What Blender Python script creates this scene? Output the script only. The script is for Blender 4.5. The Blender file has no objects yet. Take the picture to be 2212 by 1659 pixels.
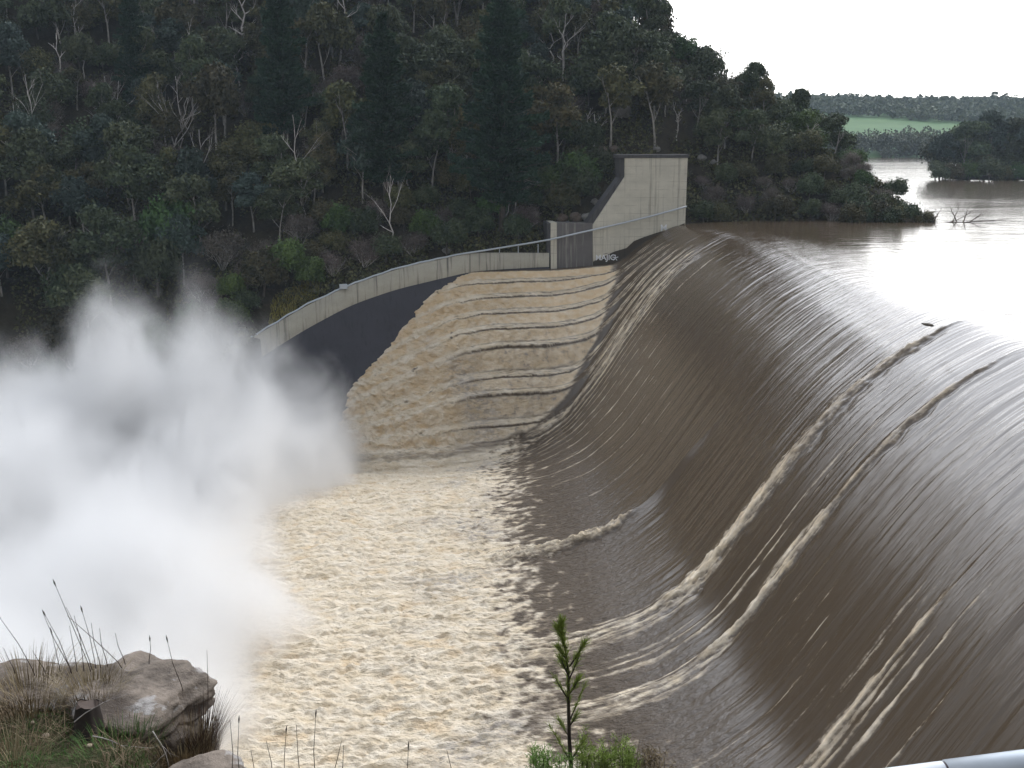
import bpy, bmesh, math, random
import numpy as np
from mathutils import Vector, Matrix

sc = bpy.context.scene
col = sc.collection
R = math.radians

# ------------------------------------------------------------------ camera
CH, FPX = 14.0, 2250.0
PITCH = math.atan((829.5 - 290) / FPX)
cam_d = bpy.data.cameras.new('camera'); cam = bpy.data.objects.new('camera', cam_d); col.objects.link(cam)
cam.location = (0, 0, CH); cam.rotation_euler = (math.pi / 2 - PITCH, 0, 0)
cam_d.sensor_width = 36; cam_d.lens = 36 * FPX / 2212; cam_d.clip_end = 6000; cam_d.clip_start = 0.05
sc.camera = cam

# ------------------------------------------------------------------ sky
SUN_EL, SUN_AZ = R(38), R(38)          # azimuth measured from +Y toward +X (front right, behind cloud)
sund = Vector((math.sin(SUN_AZ) * math.cos(SUN_EL), math.cos(SUN_AZ) * math.cos(SUN_EL), math.sin(SUN_EL)))
w = bpy.data.worlds.new('World'); sc.world = w; w.use_nodes = True
nt = w.node_tree; nt.nodes.clear()
N = nt.nodes.new; L = nt.links.new
out = N('ShaderNodeOutputWorld'); bg = N('ShaderNodeBackground'); sky = N('ShaderNodeTexSky')
sky.sky_type = 'NISHITA'; sky.sun_disc = False; sky.sun_elevation = SUN_EL; sky.sun_rotation = SUN_AZ
tc = N('ShaderNodeTexCoord'); dot = N('ShaderNodeVectorMath'); dot.operation = 'DOT_PRODUCT'
dot.inputs[1].default_value = Vector((math.sin(R(12)), math.cos(R(12)), 0.52)).normalized()
L(tc.outputs['Generated'], dot.inputs[0])
mr = N('ShaderNodeMapRange'); mr.interpolation_type = 'SMOOTHSTEP'
mr.inputs['From Min'].default_value = 0.5; mr.inputs['From Max'].default_value = 0.93
mr.inputs['To Min'].default_value = 5.8; mr.inputs['To Max'].default_value = 34.0
L(dot.outputs['Value'], mr.inputs['Value'])
cn = N('ShaderNodeTexNoise'); cn.inputs['Scale'].default_value = 2.2; cn.inputs['Detail'].default_value = 5
mp = N('ShaderNodeMapping'); mp.inputs['Scale'].default_value = (1, 1, 2.5)
L(tc.outputs['Generated'], mp.inputs[0]); L(mp.outputs[0], cn.inputs['Vector'])
cr = N('ShaderNodeMapRange'); cr.inputs['To Min'].default_value = 0.7; cr.inputs['To Max'].default_value = 1.3
cr.inputs['From Min'].default_value = 0.3; cr.inputs['From Max'].default_value = 0.7
L(cn.outputs['Fac'], cr.inputs['Value'])
ml = N('ShaderNodeMath'); ml.operation = 'MULTIPLY'; L(mr.outputs[0], ml.inputs[0]); L(cr.outputs[0], ml.inputs[1])
cc = N('ShaderNodeVectorMath'); cc.operation = 'SCALE'; cc.inputs[0].default_value = (1.0, 0.985, 0.97)
L(ml.outputs[0], cc.inputs['Scale'])
sz_ = N('ShaderNodeSeparateXYZ'); L(tc.outputs['Generated'], sz_.inputs[0])
er = N('ShaderNodeMapRange'); er.inputs['From Min'].default_value = 0.15; er.inputs['From Max'].default_value = 0.65; L(sz_.outputs['Z'], er.inputs['Value'])
tint = N('ShaderNodeMix'); tint.data_type = 'VECTOR'; tint.inputs[4].default_value = (1.0, .985, .965); tint.inputs[5].default_value = (.9, .96, 1.07)
L(er.outputs[0], tint.inputs[0]); L(tint.outputs[1], cc.inputs[0])
mx = N('ShaderNodeMix'); mx.data_type = 'RGBA'; mx.inputs[0].default_value = 0.88   # cloud cover over the clear sky
L(sky.outputs[0], mx.inputs[6]); L(cc.outputs[0], mx.inputs[7])
L(mx.outputs[2], bg.inputs[0]); bg.inputs[1].default_value = 0.12
L(bg.outputs[0], out.inputs[0])
sl = bpy.data.lights.new('sun', 'SUN'); sl.energy = 1.2; sl.angle = R(14); sl.color = (1, 0.95, 0.88)
so = bpy.data.objects.new('sun', sl); col.objects.link(so)
so.rotation_euler = (-sund).to_track_quat('-Z', 'Y').to_euler()

sc.view_settings.view_transform = 'Standard'; sc.view_settings.look = 'None'
sc.view_settings.exposure = 0.12; sc.view_settings.gamma = 1
cy = sc.cycles
cy.use_denoising = True; cy.max_bounces = 8; cy.diffuse_bounces = 3; cy.glossy_bounces = 3
cy.transmission_bounces = 2; cy.volume_bounces = 6; cy.transparent_max_bounces = 8
cy.volume_step_rate = 0.5; cy.volume_max_steps = 256; cy.caustics_reflective = False; cy.caustics_refractive = False

# ------------------------------------------------------------------ projection helpers (used to measure places)
FV = np.array([0, math.cos(PITCH), -math.sin(PITCH)]); UV_ = np.array([0, math.sin(PITCH), math.cos(PITCH)])
def ray(u, v): return FV + np.array([(u - 1106) / FPX, 0, 0]) - UV_ * (v - 829.5) / FPX
def aty(u, v, y):
    d = ray(u, v); return Vector(np.array([0, 0, CH]) + d * y / d[1])
def atz(u, v, z):
    d = ray(u, v); return Vector(np.array([0, 0, CH]) + d * (z - CH) / d[2])
def proj(p):
    q = np.array(p, float) - [0, 0, CH]; ww = q @ FV
    return 1106 + FPX * q[0] / ww, 829.5 - FPX * (q @ UV_) / ww

# ------------------------------------------------------------------ noise
def _h(ix, iy, seed):
    n = (ix.astype(np.int64) * 374761393 + iy.astype(np.int64) * 668265263 + seed * 1442695041) & 0xffffffff
    n = ((n ^ (n >> 13)) * 1274126177) & 0xffffffff
    return ((n ^ (n >> 16)) & 0xffff) / 65536.0 * 6.2831853
def pn(x, y, seed=0):
    x = np.asarray(x, float); y = np.asarray(y, float)
    xi = np.floor(x); yi = np.floor(y); fx = x - xi; fy = y - yi
    u = fx * fx * fx * (fx * (fx * 6 - 15) + 10); v = fy * fy * fy * (fy * (fy * 6 - 15) + 10)
    def g(a, b):
        an = _h(xi + a, yi + b, seed); return np.cos(an) * (fx - a) + np.sin(an) * (fy - b)
    n0 = g(0, 0) * (1 - u) + g(1, 0) * u; n1 = g(0, 1) * (1 - u) + g(1, 1) * u
    return (n0 * (1 - v) + n1 * v) * 1.5
def fbm(x, y, o=4, seed=0, gain=0.5):
    s = 0; a = 1; t = 0
    for k in range(o):
        s = s + a * pn(x * 2 ** k + 17.3 * k, y * 2 ** k - 9.1 * k, seed + k); t += a; a *= gain
    return s / t
def billow(x, y, o=3, seed=0, gain=0.5):
    s = 0; a = 1; t = 0
    for k in range(o):
        s = s + a * np.abs(pn(x * 2 ** k + 31.7 * k, y * 2 ** k + 5.9 * k, seed + k)); t += a; a *= gain
    return s / t
def sst(a, b, x):
    t = np.clip((x - a) / (b - a), 0, 1); return t * t * (3 - 2 * t)
def smax(a, b, k):
    h = np.clip(0.5 + 0.5 * (a - b) / k, 0, 1); return b + (a - b) * h + k * h * (1 - h)

# ------------------------------------------------------------------ object helpers
def tag(o, label=None, cat=None, group=None, kind=None):
    if label: o['label'] = label
    if cat: o['category'] = cat
    if group: o['group'] = group
    if kind: o['kind'] = kind
    return o
def empty(name, loc, rz=0.0):
    o = bpy.data.objects.new(name, None); o.empty_display_size = 0.3; col.objects.link(o)
    o.location = loc; o.rotation_euler = (0, 0, rz); return o
def mesh_np(name, V, F, mat, parent=None, smooth=True, uv=None, cols=None, mats=None, mi=None):
    me = bpy.data.meshes.new(name)
    V = np.asarray(V, np.float32)
    if isinstance(F, np.ndarray) and F.ndim == 2:
        n, k = F.shape
        me.vertices.add(len(V)); me.vertices.foreach_set('co', V.ravel())
        me.loops.add(n * k); me.loops.foreach_set('vertex_index', F.ravel().astype(np.int32))
        me.polygons.add(n); me.polygons.foreach_set('loop_start', np.arange(0, n * k, k, dtype=np.int32))
        me.update(calc_edges=True)
    else:
        me.from_pydata([tuple(map(float, v)) for v in V], [], [tuple(map(int, f)) for f in F]); me.update()
    if smooth: me.polygons.foreach_set('use_smooth', np.ones(len(me.polygons), bool))
    for mm in (mats or [mat]): me.materials.append(mm)
    if mi is not None: me.polygons.foreach_set('material_index', np.asarray(mi, np.int32))
    if uv is not None:
        ul = me.uv_layers.new(name='UVMap'); li = np.empty(len(me.loops), np.int32)
        me.loops.foreach_get('vertex_index', li); ul.data.foreach_set('uv', np.asarray(uv, np.float32)[li].ravel())
    for nm, c in (cols or {}).items():
        ca = me.color_attributes.new(nm, 'FLOAT_COLOR', 'POINT')
        ca.data.foreach_set('color', np.asarray(c, np.float32).ravel())
    me.validate(); o = bpy.data.objects.new(name, me); col.objects.link(o)
    if parent is not None: o.parent = parent
    return o
def grid_faces(ni, nj):
    i = np.arange(ni - 1)[:, None]; j = np.arange(nj - 1)[None, :]
    a = i * nj + j
    return np.stack([a, a + 1, a + nj + 1, a + nj], -1).reshape(-1, 4)

class MB:
    """collects boxes, prisms, tubes; builds one mesh"""
    def __init__(s): s.v = []; s.f = []
    def add(s, V, F):
        b = len(s.v); s.v += [tuple(map(float, p)) for p in V]; s.f += [tuple(b + i for i in f) for f in F]
    def tube(s, pts, rad, n=8, cap=True):
        pts = [Vector(p) for p in pts]; rr = rad if hasattr(rad, '__len__') else [rad] * len(pts)
        V = []; F = []; prev = None
        for i, p in enumerate(pts):
            t = (pts[min(i + 1, len(pts) - 1)] - pts[max(i - 1, 0)]).normalized()
            if prev is None:
                a = Vector((0, 0, 1)) if abs(t.z) < 0.9 else Vector((1, 0, 0)); prev = t.cross(a).normalized()
            prev = (prev - t * prev.dot(t)).normalized(); q = t.cross(prev)
            for k in range(n):
                an = 2 * math.pi * k / n; V.append(p + (prev * math.cos(an) + q * math.sin(an)) * rr[i])
        for i in range(len(pts) - 1):
            for k in range(n):
                k2 = (k + 1) % n; F.append((i * n + k, i * n + k2, (i + 1) * n + k2, (i + 1) * n + k))
        if cap: F.append(tuple(range(n))[::-1]); F.append(tuple(range((len(pts) - 1) * n, len(pts) * n)))
        s.add(V, F)
    def prism(s, poly, off):
        """poly: list of 3D points (front face), off: extrusion vector"""
        n = len(poly); V = [Vector(p) for p in poly] + [Vector(p) + Vector(off) for p in poly]
        F = [tuple(range(n)), tuple(range(2 * n - 1, n - 1, -1))] + [(i, i + n, (i + 1) % n + n, (i + 1) % n) for i in range(n)]
        s.add(V, F)
    def box(s, c, d, rz=0):
        c = Vector(c); ca, sa = math.cos(rz), math.sin(rz); V = []
        for z in (-1, 1):
            for x, y in ((-1, -1), (1, -1), (1, 1), (-1, 1)):
                px, py = x * d[0] / 2, y * d[1] / 2; V.append(c + Vector((px * ca - py * sa, px * sa + py * ca, z * d[2] / 2)))
        s.add(V, [(3, 2, 1, 0), (4, 5, 6, 7), (0, 1, 5, 4), (1, 2, 6, 5), (2, 3, 7, 6), (3, 0, 4, 7)])
    def build(s, name, mat, parent=None, smooth=False, bevel=0):
        o = mesh_np(name, np.array(s.v), s.f, mat, parent, smooth)
        bm = bmesh.new(); bm.from_mesh(o.data); bmesh.ops.recalc_face_normals(bm, faces=bm.faces); bm.to_mesh(o.data); bm.free()
        if bevel:
            b = o.modifiers.new('bevel', 'BEVEL'); b.width = bevel; b.segments = 2
        return o

# ------------------------------------------------------------------ materials
def new_mat(name):
    m = bpy.data.materials.new(name); m.use_nodes = True; t = m.node_tree
    return m, t, t.nodes['Principled BSDF'], t.nodes['Material Output']
def noise_node(t, vec, scale, detail=4, rough=0.5, dist=0.0):
    n = t.nodes.new('ShaderNodeTexNoise'); n.inputs['Scale'].default_value = scale; n.inputs['Detail'].default_value = detail
    n.inputs['Roughness'].default_value = rough; n.inputs['Distortion'].default_value = dist
    if vec: t.links.new(vec, n.inputs['Vector'])
    return n
def mapping(t, src, scale=(1, 1, 1), loc=(0, 0, 0)):
    m = t.nodes.new('ShaderNodeMapping'); m.inputs['Scale'].default_value = scale; m.inputs['Location'].default_value = loc
    t.links.new(src, m.inputs['Vector']); return m.outputs[0]
def ramp(t, src, stops):
    r = t.nodes.new('ShaderNodeValToRGB'); e = r.color_ramp.elements
    while len(e) < len(stops): e.new(0.5)
    for k, (p, c) in enumerate(stops):
        e[k].position = p; e[k].color = (c, c, c, 1) if not hasattr(c, '__len__') else (*c, 1)
    t.links.new(src, r.inputs[0]); return r.outputs[0]
def mixc(t, fac, a, b, mode='MIX'):
    m = t.nodes.new('ShaderNodeMix'); m.data_type = 'RGBA'; m.blend_type = mode
    for s, i in ((fac, 0), (a, 6), (b, 7)):
        if isinstance(s, (int, float)): m.inputs[i].default_value = s
        elif isinstance(s, tuple): m.inputs[i].default_value = (*s, 1)
        else: t.links.new(s, m.inputs[i])
    return m.outputs[2]
def math_(t, op, a, b=None, clamp=False):
    m = t.nodes.new('ShaderNodeMath'); m.operation = op; m.use_clamp = clamp
    for s, i in ((a, 0), (b, 1)):
        if s is None: continue
        if isinstance(s, (int, float)): m.inputs[i].default_value = s
        else: t.links.new(s, m.inputs[i])
    return m.outputs[0]
def bump(t, h, strength, dist, normal=None):
    b = t.nodes.new('ShaderNodeBump'); b.inputs['Strength'].default_value = strength; b.inputs['Distance'].default_value = dist
    t.links.new(h, b.inputs['Height'])
    if normal: t.links.new(normal, b.inputs['Normal'])
    return b.outputs[0]

def foliage_mat(name, c1, c2, var=0.35, trans=0.15):
    m, t, p, o = new_mat(name)
    at = t.nodes.new('ShaderNodeAttribute'); at.attribute_name = 'tone'
    oi = t.nodes.new('ShaderNodeObjectInfo')
    base = mixc(t, at.outputs['Fac'], c1, c2)
    hs = t.nodes.new('ShaderNodeHueSaturation')
    v = math_(t, 'ADD', math_(t, 'MULTIPLY', oi.outputs['Random'], var * 2), 1 - var)
    t.links.new(v, hs.inputs['Value'])
    hh = math_(t, 'ADD', math_(t, 'MULTIPLY', math_(t, 'FRACT', math_(t, 'MULTIPLY', oi.outputs['Random'], 7.31)), 0.05), 0.475)
    t.links.new(hh, hs.inputs['Hue'])
    t.links.new(base, hs.inputs['Color']); t.links.new(hs.outputs[0], p.inputs['Base Color'])
    p.inputs['Roughness'].default_value = 0.7; p.inputs['Specular IOR Level'].default_value = 0.25
    return m
def bark_mat(name, c1, c2, scale=3):
    m, t, p, o = new_mat(name)
    tc = t.nodes.new('ShaderNodeTexCoord')
    n = noise_node(t, mapping(t, tc.outputs['Object'], (scale, scale, scale * 0.25)), 1.5, 5)
    t.links.new(mixc(t, ramp(t, n.outputs['Fac'], [(0.35, 0.0), (0.65, 1.0)]), c1, c2), p.inputs['Base Color'])
    p.inputs['Roughness'].default_value = 0.85
    t.links.new(bump(t, n.outputs['Fac'], 0.5, 0.05), p.inputs['Normal']); return m

M = {}
M['pine'] = foliage_mat('pine_needles', (0.010, 0.03, 0.016), (0.026, 0.062, 0.03), 0.15)
M['gum'] = foliage_mat('gum_leaves', (0.022, 0.038, 0.016), (0.095, 0.115, 0.055), 0.35)
M['green'] = foliage_mat('wattle_leaves', (0.024, 0.05, 0.014), (0.085, 0.14, 0.035), 0.3)
M['olive'] = foliage_mat('olive_leaves', (0.03, 0.034, 0.013), (0.115, 0.105, 0.045), 0.35)
M['bluegreen'] = foliage_mat('blue_green_leaves', (0.022, 0.042, 0.032), (0.07, 0.1, 0.08), 0.3)
M['grey'] = foliage_mat('grey_twigs', (0.06, 0.048, 0.04), (0.17, 0.14, 0.12), 0.3)
M['yellow'] = foliage_mat('yellow_wattle_flowers', (0.12, 0.12, 0.02), (0.32, 0.28, 0.04), 0.15)
M['bark'] = bark_mat('brown_bark', (0.05, 0.04, 0.032), (0.13, 0.11, 0.09))
M['dead'] = bark_mat('bleached_dead_wood', (0.3, 0.27, 0.25), (0.62, 0.58, 0.54))
M['gumbark'] = bark_mat('pale_gum_bark', (0.16, 0.145, 0.13), (0.42, 0.39, 0.35))

def concrete(name, base, dark, lines=True, streak=True, spec=0.3, rough=0.85):
    m, t, p, o = new_mat(name); tc = t.nodes.new('ShaderNodeTexCoord'); P = tc.outputs['Object']
    n1 = noise_node(t, mapping(t, P, (0.35, 0.35, 0.6)), 1, 6, 0.6)
    c = mixc(t, ramp(t, n1.outputs['Fac'], [(0.35, 0.0), (0.7, 1.0)]), base, tuple(x * 0.82 for x in base))
    n3 = noise_node(t, P, 6, 5, 0.7)
    c = mixc(t, ramp(t, n3.outputs['Fac'], [(0.3, 0.0), (0.75, 0.35)]), c, tuple(x * 0.6 for x in base))
    if streak:
        n2 = noise_node(t, mapping(t, P, (1.6, 1.6, 0.07)), 1.3, 5, 0.65)
        c = mixc(t, ramp(t, n2.outputs['Fac'], [(0.53, 0.0), (0.68, 0.75)]), c, dark)
    h = n3.outputs['Fac']
    if lines:
        sx = t.nodes.new('ShaderNodeSeparateXYZ'); t.links.new(P, sx.inputs[0])
        fr = math_(t, 'FRACT', math_(t, 'MULTIPLY', sx.outputs['Z'], 1 / 1.25))
        ln = math_(t, 'LESS_THAN', fr, 0.05)
        n4 = noise_node(t, mapping(t, P, (0.5, 0.5, 0.8)), 1, 3)
        ln = math_(t, 'MULTIPLY', ln, ramp(t, n4.outputs['Fac'], [(0.42, 0.0), (0.6, 0.7)]))
        fx = math_(t, 'LESS_THAN', math_(t, 'FRACT', math_(t, 'MULTIPLY', sx.outputs['X'], 1 / 4.1)), 0.018)
        ln = math_(t, 'MAXIMUM', ln, math_(t, 'MULTIPLY', fx, 0.1))
        c = mixc(t, ln, c, dark)
    t.links.new(c, p.inputs['Base Color']); p.inputs['Roughness'].default_value = rough
    p.inputs['Specular IOR Level'].default_value = spec
    t.links.new(bump(t, h, 0.25, 0.05), p.inputs['Normal']); return m
M['conc'] = concrete('pale_concrete', (0.60, 0.57, 0.48), (0.24, 0.22, 0.18))
M['conc_stain'] = concrete('stained_concrete', (0.15, 0.14, 0.135), (0.35, 0.33, 0.3), lines=False)
M['conc_band'] = concrete('parapet_concrete', (0.44, 0.41, 0.335), (0.05, 0.048, 0.045), lines=False)
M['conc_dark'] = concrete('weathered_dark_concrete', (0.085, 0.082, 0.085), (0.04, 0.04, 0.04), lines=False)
M['conc_wet'] = concrete('wet_dark_concrete', (0.05, 0.048, 0.058), (0.028, 0.028, 0.034), lines=False, spec=0.3, rough=0.7)

def simple(name, c, rough=0.6, metal=0.0, var=0.15, scale=20):
    m, t, p, o = new_mat(name); tc = t.nodes.new('ShaderNodeTexCoord')
    n = noise_node(t, tc.outputs['Object'], scale, 4)
    t.links.new(mixc(t, n.outputs['Fac'], tuple(x * (1 - var) for x in c), tuple(min(1, x * (1 + var)) for x in c)), p.inputs['Base Color'])
    p.inputs['Roughness'].default_value = rough; p.inputs['Metallic'].default_value = metal; return m
M['rail'] = simple('galvanised_steel', (0.46, 0.5, 0.54), 0.45, 0.3)
M['white_paint'] = simple('sprayed_white_paint', (0.72, 0.74, 0.76), 0.8)

# ================================================================== SPILLWAY WATER
ANG = R(188); DX, DY = math.cos(ANG), math.sin(ANG)
CRY = [0, 20, 50, 72, 81, 120, 153, 162, 171, 180]
CRX = [40, 39, 37, 35.6, 35, 34, 33, 30.5, 26.5, 24]
def crest(y0): return np.interp(y0, CRY, CRX)
PD = [-40, -14, -5, 0, 4.8, 9.5, 13, 16.3, 20.2, 24.7, 29.6, 35.3, 45, 80]
PA = [0, 0, -.12, -.5, -3.0, -6.8, -11, -15.6, -21, -24.1, -25.4, -25.9, -26.2, -26.3]
PB = [0, 0, -.12, -.5, -3.0, -6.8, -11, -15.6, -21.5, -27.2, -30.6, -32.2, -33.2, -33.6]
_dd = np.arange(-40, 80, 0.1); _k = np.exp(-0.5 * (np.arange(-30, 31) * 0.1 / 1.0) ** 2); _k /= _k.sum()
def _sm(P):
    z = np.interp(_dd, PD, P); return np.convolve(np.pad(z, 30, 'edge'), _k, 'valid')
_zA, _zB = _sm(PA), _sm(PB)
def ogee(d, y0):
    wt = np.interp(y0, [85, 120, 135, 150], [0, .2, .5, 1])
    return np.interp(d, _dd, _zA) * (1 - wt) + np.interp(d, _dd, _zB) * wt
def apron(y0): return -26.2 + np.interp(y0, [85, 120, 135, 150], [0, .2, .5, 1]) * -7.2
# terraces stepping up to the far training wall
_tv = [583, 607, 639, 673, 705, 743, 809, 845, 915, 970]
TY = np.linspace(170.6, 153.5, 10)
TZ = [float(aty(1100, v, yy - 3.75).z) for v, yy in zip(_tv, TY)]
def shelf(y0, x, wob):
    """stair profile across the flow: tread, then steep riser toward the main chute"""
    z = np.full_like(y0, -60.0); yy = y0 + wob
    zap = apron(y0)
    prof = np.full_like(y0, TZ[0]); ris = np.zeros_like(y0); trd = np.zeros_like(y0); idx = np.zeros_like(y0)
    for i in range(9):
        step = TY[i] - TY[i + 1]
        t = (TY[i] - yy) / step                       # 0 at lip of terrace i, 1 at lip i+1
        r = sst(-0.16, 0.60, t)
        inside = (t > -0.03) & (t <= 0.97)
        zz = TZ[i] + (TZ[i + 1] - TZ[i]) * (r * 0.76 + 0.24 * np.clip(t, 0, 1) ** 1.5)
        prof = np.where(t > -0.03, zz, prof); idx = np.where(t > -0.03, i + 1, idx)
        ris = np.where(inside, sst(-0.02, 0.1, t) * (1 - sst(0.42, 0.56, t)), ris)
        trd = np.where(inside, sst(0.46, 0.6, t), trd)
    t = (TY[9] - yy) / 5.0
    prof = np.where(t > 0, TZ[9] + (zap - 3 - TZ[9]) * sst(0, 1, t), prof)
    ris = np.where(t > 0, (1 - sst(0.3, 1.2, t)), ris)
    lin = np.interp(-yy, -TY, TZ); A = sst(-30, -12, x); yin = yy > TY[9]
    prof = np.where(yin, prof * A + lin * (1 - A), prof)
    prof = prof + np.interp(x, [6, 10, 15, 20, 26], [0, .5, 1.7, 3.4, 5.0]) * np.interp(yy, [167.8, 169.6], [1, .3])
    k = np.clip((prof - zap) / (TZ[0] - zap), 0, 1)
    drop = np.interp(x + 2.2 * sst(.6, 1, k) - 2.6 * sst(.85, .5, k) * sst(0, .3, k), [-60, -33, -29.5, -27.5, -24.6, -21.7, -18, -14.6, -9, -4, 3], [27, 25, 21, 16.2, 12.8, 10.3, 7.6, 4.9, 1.3, 0.15, 0][0:11])
    k = np.clip((prof - zap) / (TZ[0] - zap), 0, 1)
    return prof - drop * k, ris, trd, idx
ys = np.concatenate([np.arange(22, 90, .12), np.arange(90, 150, .17), np.arange(150, 172.4, .07)])
ds = np.concatenate([np.arange(-14, -2, .3), np.arange(-2, 66, .13)])
Y0, D = np.meshgrid(ys, ds, indexing='ij')
X = crest(Y0) + D * DX; Y = Y0 + D * DY
wob = 0.45 * fbm(X * 0.10, Y0 * 0.35, 3, 5) + 0.35 * fbm(X * 0.5, Y0 * 0.25, 2, 9)
zo = ogee(D, Y0); wob = wob + 1.6 * fbm(X * .09 + 3, Y0 * .12, 2, 15) * sst(4, -10, X)
sh, ris, trd, tid = shelf(Y0, X, wob * sst(24, 8, X) * sst(171.5, 168.5, Y0))
far = sst(151, 153, Y0)
sh = np.where(Y0 > 150.5, sh, -60)
Z = smax(zo, sh, np.interp(Y0, [166, 169.5], [4.0, 1.5]))
onshelf = np.clip((sh - zo) / 2.0 + 0.25 + .35 * fbm(Y0 * 1.3, D * .35, 3, 16), 0, 1)
ris = ris * onshelf; trd = trd * onshelf
# back side of the top terrace drops between the water and the dark wall further downstream
back = sst(171.0, 172.2, Y0) * sst(5, -6, X); Z = Z - back * 6
# --- scarps: abrupt lips running down the chute
def scarp(c, d0, h, w, side=1):
    wv = 0.12 * pn(D * 0.35, Y0 * 0 + c, 3)
    t = (Y0 - c - wv) * side
    return h * np.exp(-np.clip(-t, 0, None) / w) * sst(0.12, -0.12, t) * sst(d0, d0 + 4, D)
Z = Z + scarp(80.9, -4, .38, 3.2) * sst(34, 24, D) + scarp(71.2, -3, .34, 3.0) * sst(34, 24, D)
Z = Z + scarp(100.5, 14, 1.0, 2.2) * sst(38, 30, D) + scarp(49.8, 4, .6, 2) + scarp(55.2, 10, .25, 2) + scarp(154.8, 4, .5, 2.0) * sst(30, 22, D)
# --- foam masks
foam = np.zeros_like(Z); tan = np.zeros_like(Z)
front = 33.5 + 1.4 * fbm(Y0 * 0.06, D * 0, 3, 21) * 2 - 3.5 * sst(70, 58, Y0) - 3.0 * sst(140, 153, Y0) + 1.0 * sst(95, 105, Y0)
clump = fbm(Y0 * 0.85, D * 0.62, 5, 40, .6)
foam = np.maximum(foam, sst(-0.5, 0.5, (D - front) / 8.0 + clump * 1.25 - 0.05))
lumpy = sst(-3, 5, D - front)                       # how rough the surface is
# rolls and streaks: (y0, start, end, width, strength, lump height)
rolls = [(81.0, -1.5, 25, .8, 1.0, .5), (80.5, 15, 37, .26, 1., .14), (81.5, 15, 36, .22, 1., .12), (79.7, 17, 38, .36, .85, .1), (78.8, 20, 38, .42, .7, .06), (82.2, 19, 31, .1, .7, .05), (71.0, 0, 24, .44, 1.0, .36), (70.7, 17, 35, .22, 1., .12), (71.4, 18, 35, .17, 1., .1), (70.0, 19, 36, .34, .85, .08), (69.2, 21, 37, .4, .7, .05), (71.9, 13.5, 19, .26, 1, .28),
         (55.2, 11.5, 26, .36, .85, .18), (54.5, 14, 26, .22, .7, .1), (53.9, 13, 26, .12, .8, .08), (52.9, 11, 26, .15, .95, .1), (49.9, 13, 26, .2, .95, .18), (46.5, 15, 26, .1, .7, .08),
         (100.2, 22, 38, .95, 1.0, .5), (101.4, 27, 40, .8, .8, .3), (57.0, 14, 19, .08, .7, .05), (64.5, 14.5, 19.5, .05, .75, .04), (62.9, 15, 19.5, .05, .75, .04), (61.3, 16, 22, .05, .7, .04),
         (75.2, 11, 34, .11, .8, .06), (74.2, 14, 34, .16, .85, .08), (76.0, 20, 31, .1, .7, .05), (154.8, 5, 32, .5, 1., .35), (153.2, 8, 33, .22, .9, .15),
         (151.5, 9, 31, .18, .8, .1), (149.5, 12, 34, .18, .85, .1), (147.2, 11, 32, .16, .8, .1), (144, 14, 34, .2, .85, .1), (141, 12, 33, .12, .7, .05),
         (136.5, 12, 33, .18, .85, .08), (131, 13, 30, .12, .75, .05), (127, 15, 34, .14, .8, .05), (121, 14, 31, .1, .75, .05), (113, 16, 30, .08, .6, .03), (157, 3, 22, .25, .9, .12),
         (159.5, 3, 16, .2, .8, .1), (162, 3.5, 14, .2, .8, .1), (147.8, 2.5, 12, .18, .7, .05), (58.6, 16.5, 24, .05, .6, .03), (67.3, 15, 21, .05, .6, .03)]
rng = random.Random(4)
for _ in range(34):
    c = rng.choice([rng.uniform(40, 80), rng.uniform(110, 152), rng.uniform(130, 168)]); a = rng.uniform(6, 24)
    rolls.append((c, a, a + rng.uniform(3, 9), rng.uniform(.03, .09), rng.uniform(.35, .7), .02))
for q_ in TY[1:]:
    for dy_ in (.15, .55, .9): rolls.append((float(q_) + dy_, 2 + rng.random() * 3, 22, .12, .75, .06))
for k, (c, d0, d1, wd, st, hh) in enumerate(rolls):
    i0, i1 = np.searchsorted(ys, c - wd * 5 - .7), np.searchsorted(ys, c + wd * 5 + .7)
    if i1 <= i0: continue
    s = np.s_[i0:i1, :]
    y_, d_ = Y0[s], D[s]
    cc_ = c + 0.16 * pn(d_ * 0.22, y_ * 0 + k * 3.1, 77) + 0.05 * pn(d_ * 1.1, y_ * 0 + k, 78)
    grow = wd * (0.45 + 0.75 * sst(d0, d0 + (d1 - d0) * .6, d_)) * (1 + .5 * pn(d_ * 0.9, y_ * 0 + k * 7.7, 79))
    if c == 81.0: grow = np.maximum(grow, .5 * sst(-2, 3, d_) + .05)
    env = sst(d0, d0 + (6 if c in (81.0, 71.0) else 2.2), d_) * sst(d1, d1 - 3, d_)
    t = np.abs(y_ - cc_) / np.maximum(grow, .02)
    rag = 1.35 * fbm(y_ * 5.5, d_ * .95, 5, 81 + k, .7)
    m_ = np.clip(sst(1.7, 0.3, t + rag) * env * st * (.8 + .45 * pn(d_ * .8, y_ * 2, 300 + k)) * (1 - .45 * sst(17, 24, d_) * sst(-.2, .4, fbm(y_ * 9, d_ * .5, 3, 310))), 0, 1)
    if c in (81.0, 71.0): m_ = m_ * (0.55 + .45 * sst(10, 17, d_)) * (1 + .2 * sst(10, 4, d_))
    foam[s] = np.maximum(foam[s], m_)
    Z[s] = Z[s] + hh * m_ * (0.35 + 1.5 * billow(y_ * 1.8, d_ * 1.3, 3, 90 + k)) - hh * .5 * np.exp(-((y_ - cc_ + grow * 1.5) / (grow * .8)) ** 2) * env
    if c in (81.0, 71.0, 55.2, 100.2): tan[s] = np.maximum(tan[s], m_ * sst(24, 10, d_ - (12 if c == 100.2 else 0)) * .8)
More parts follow.
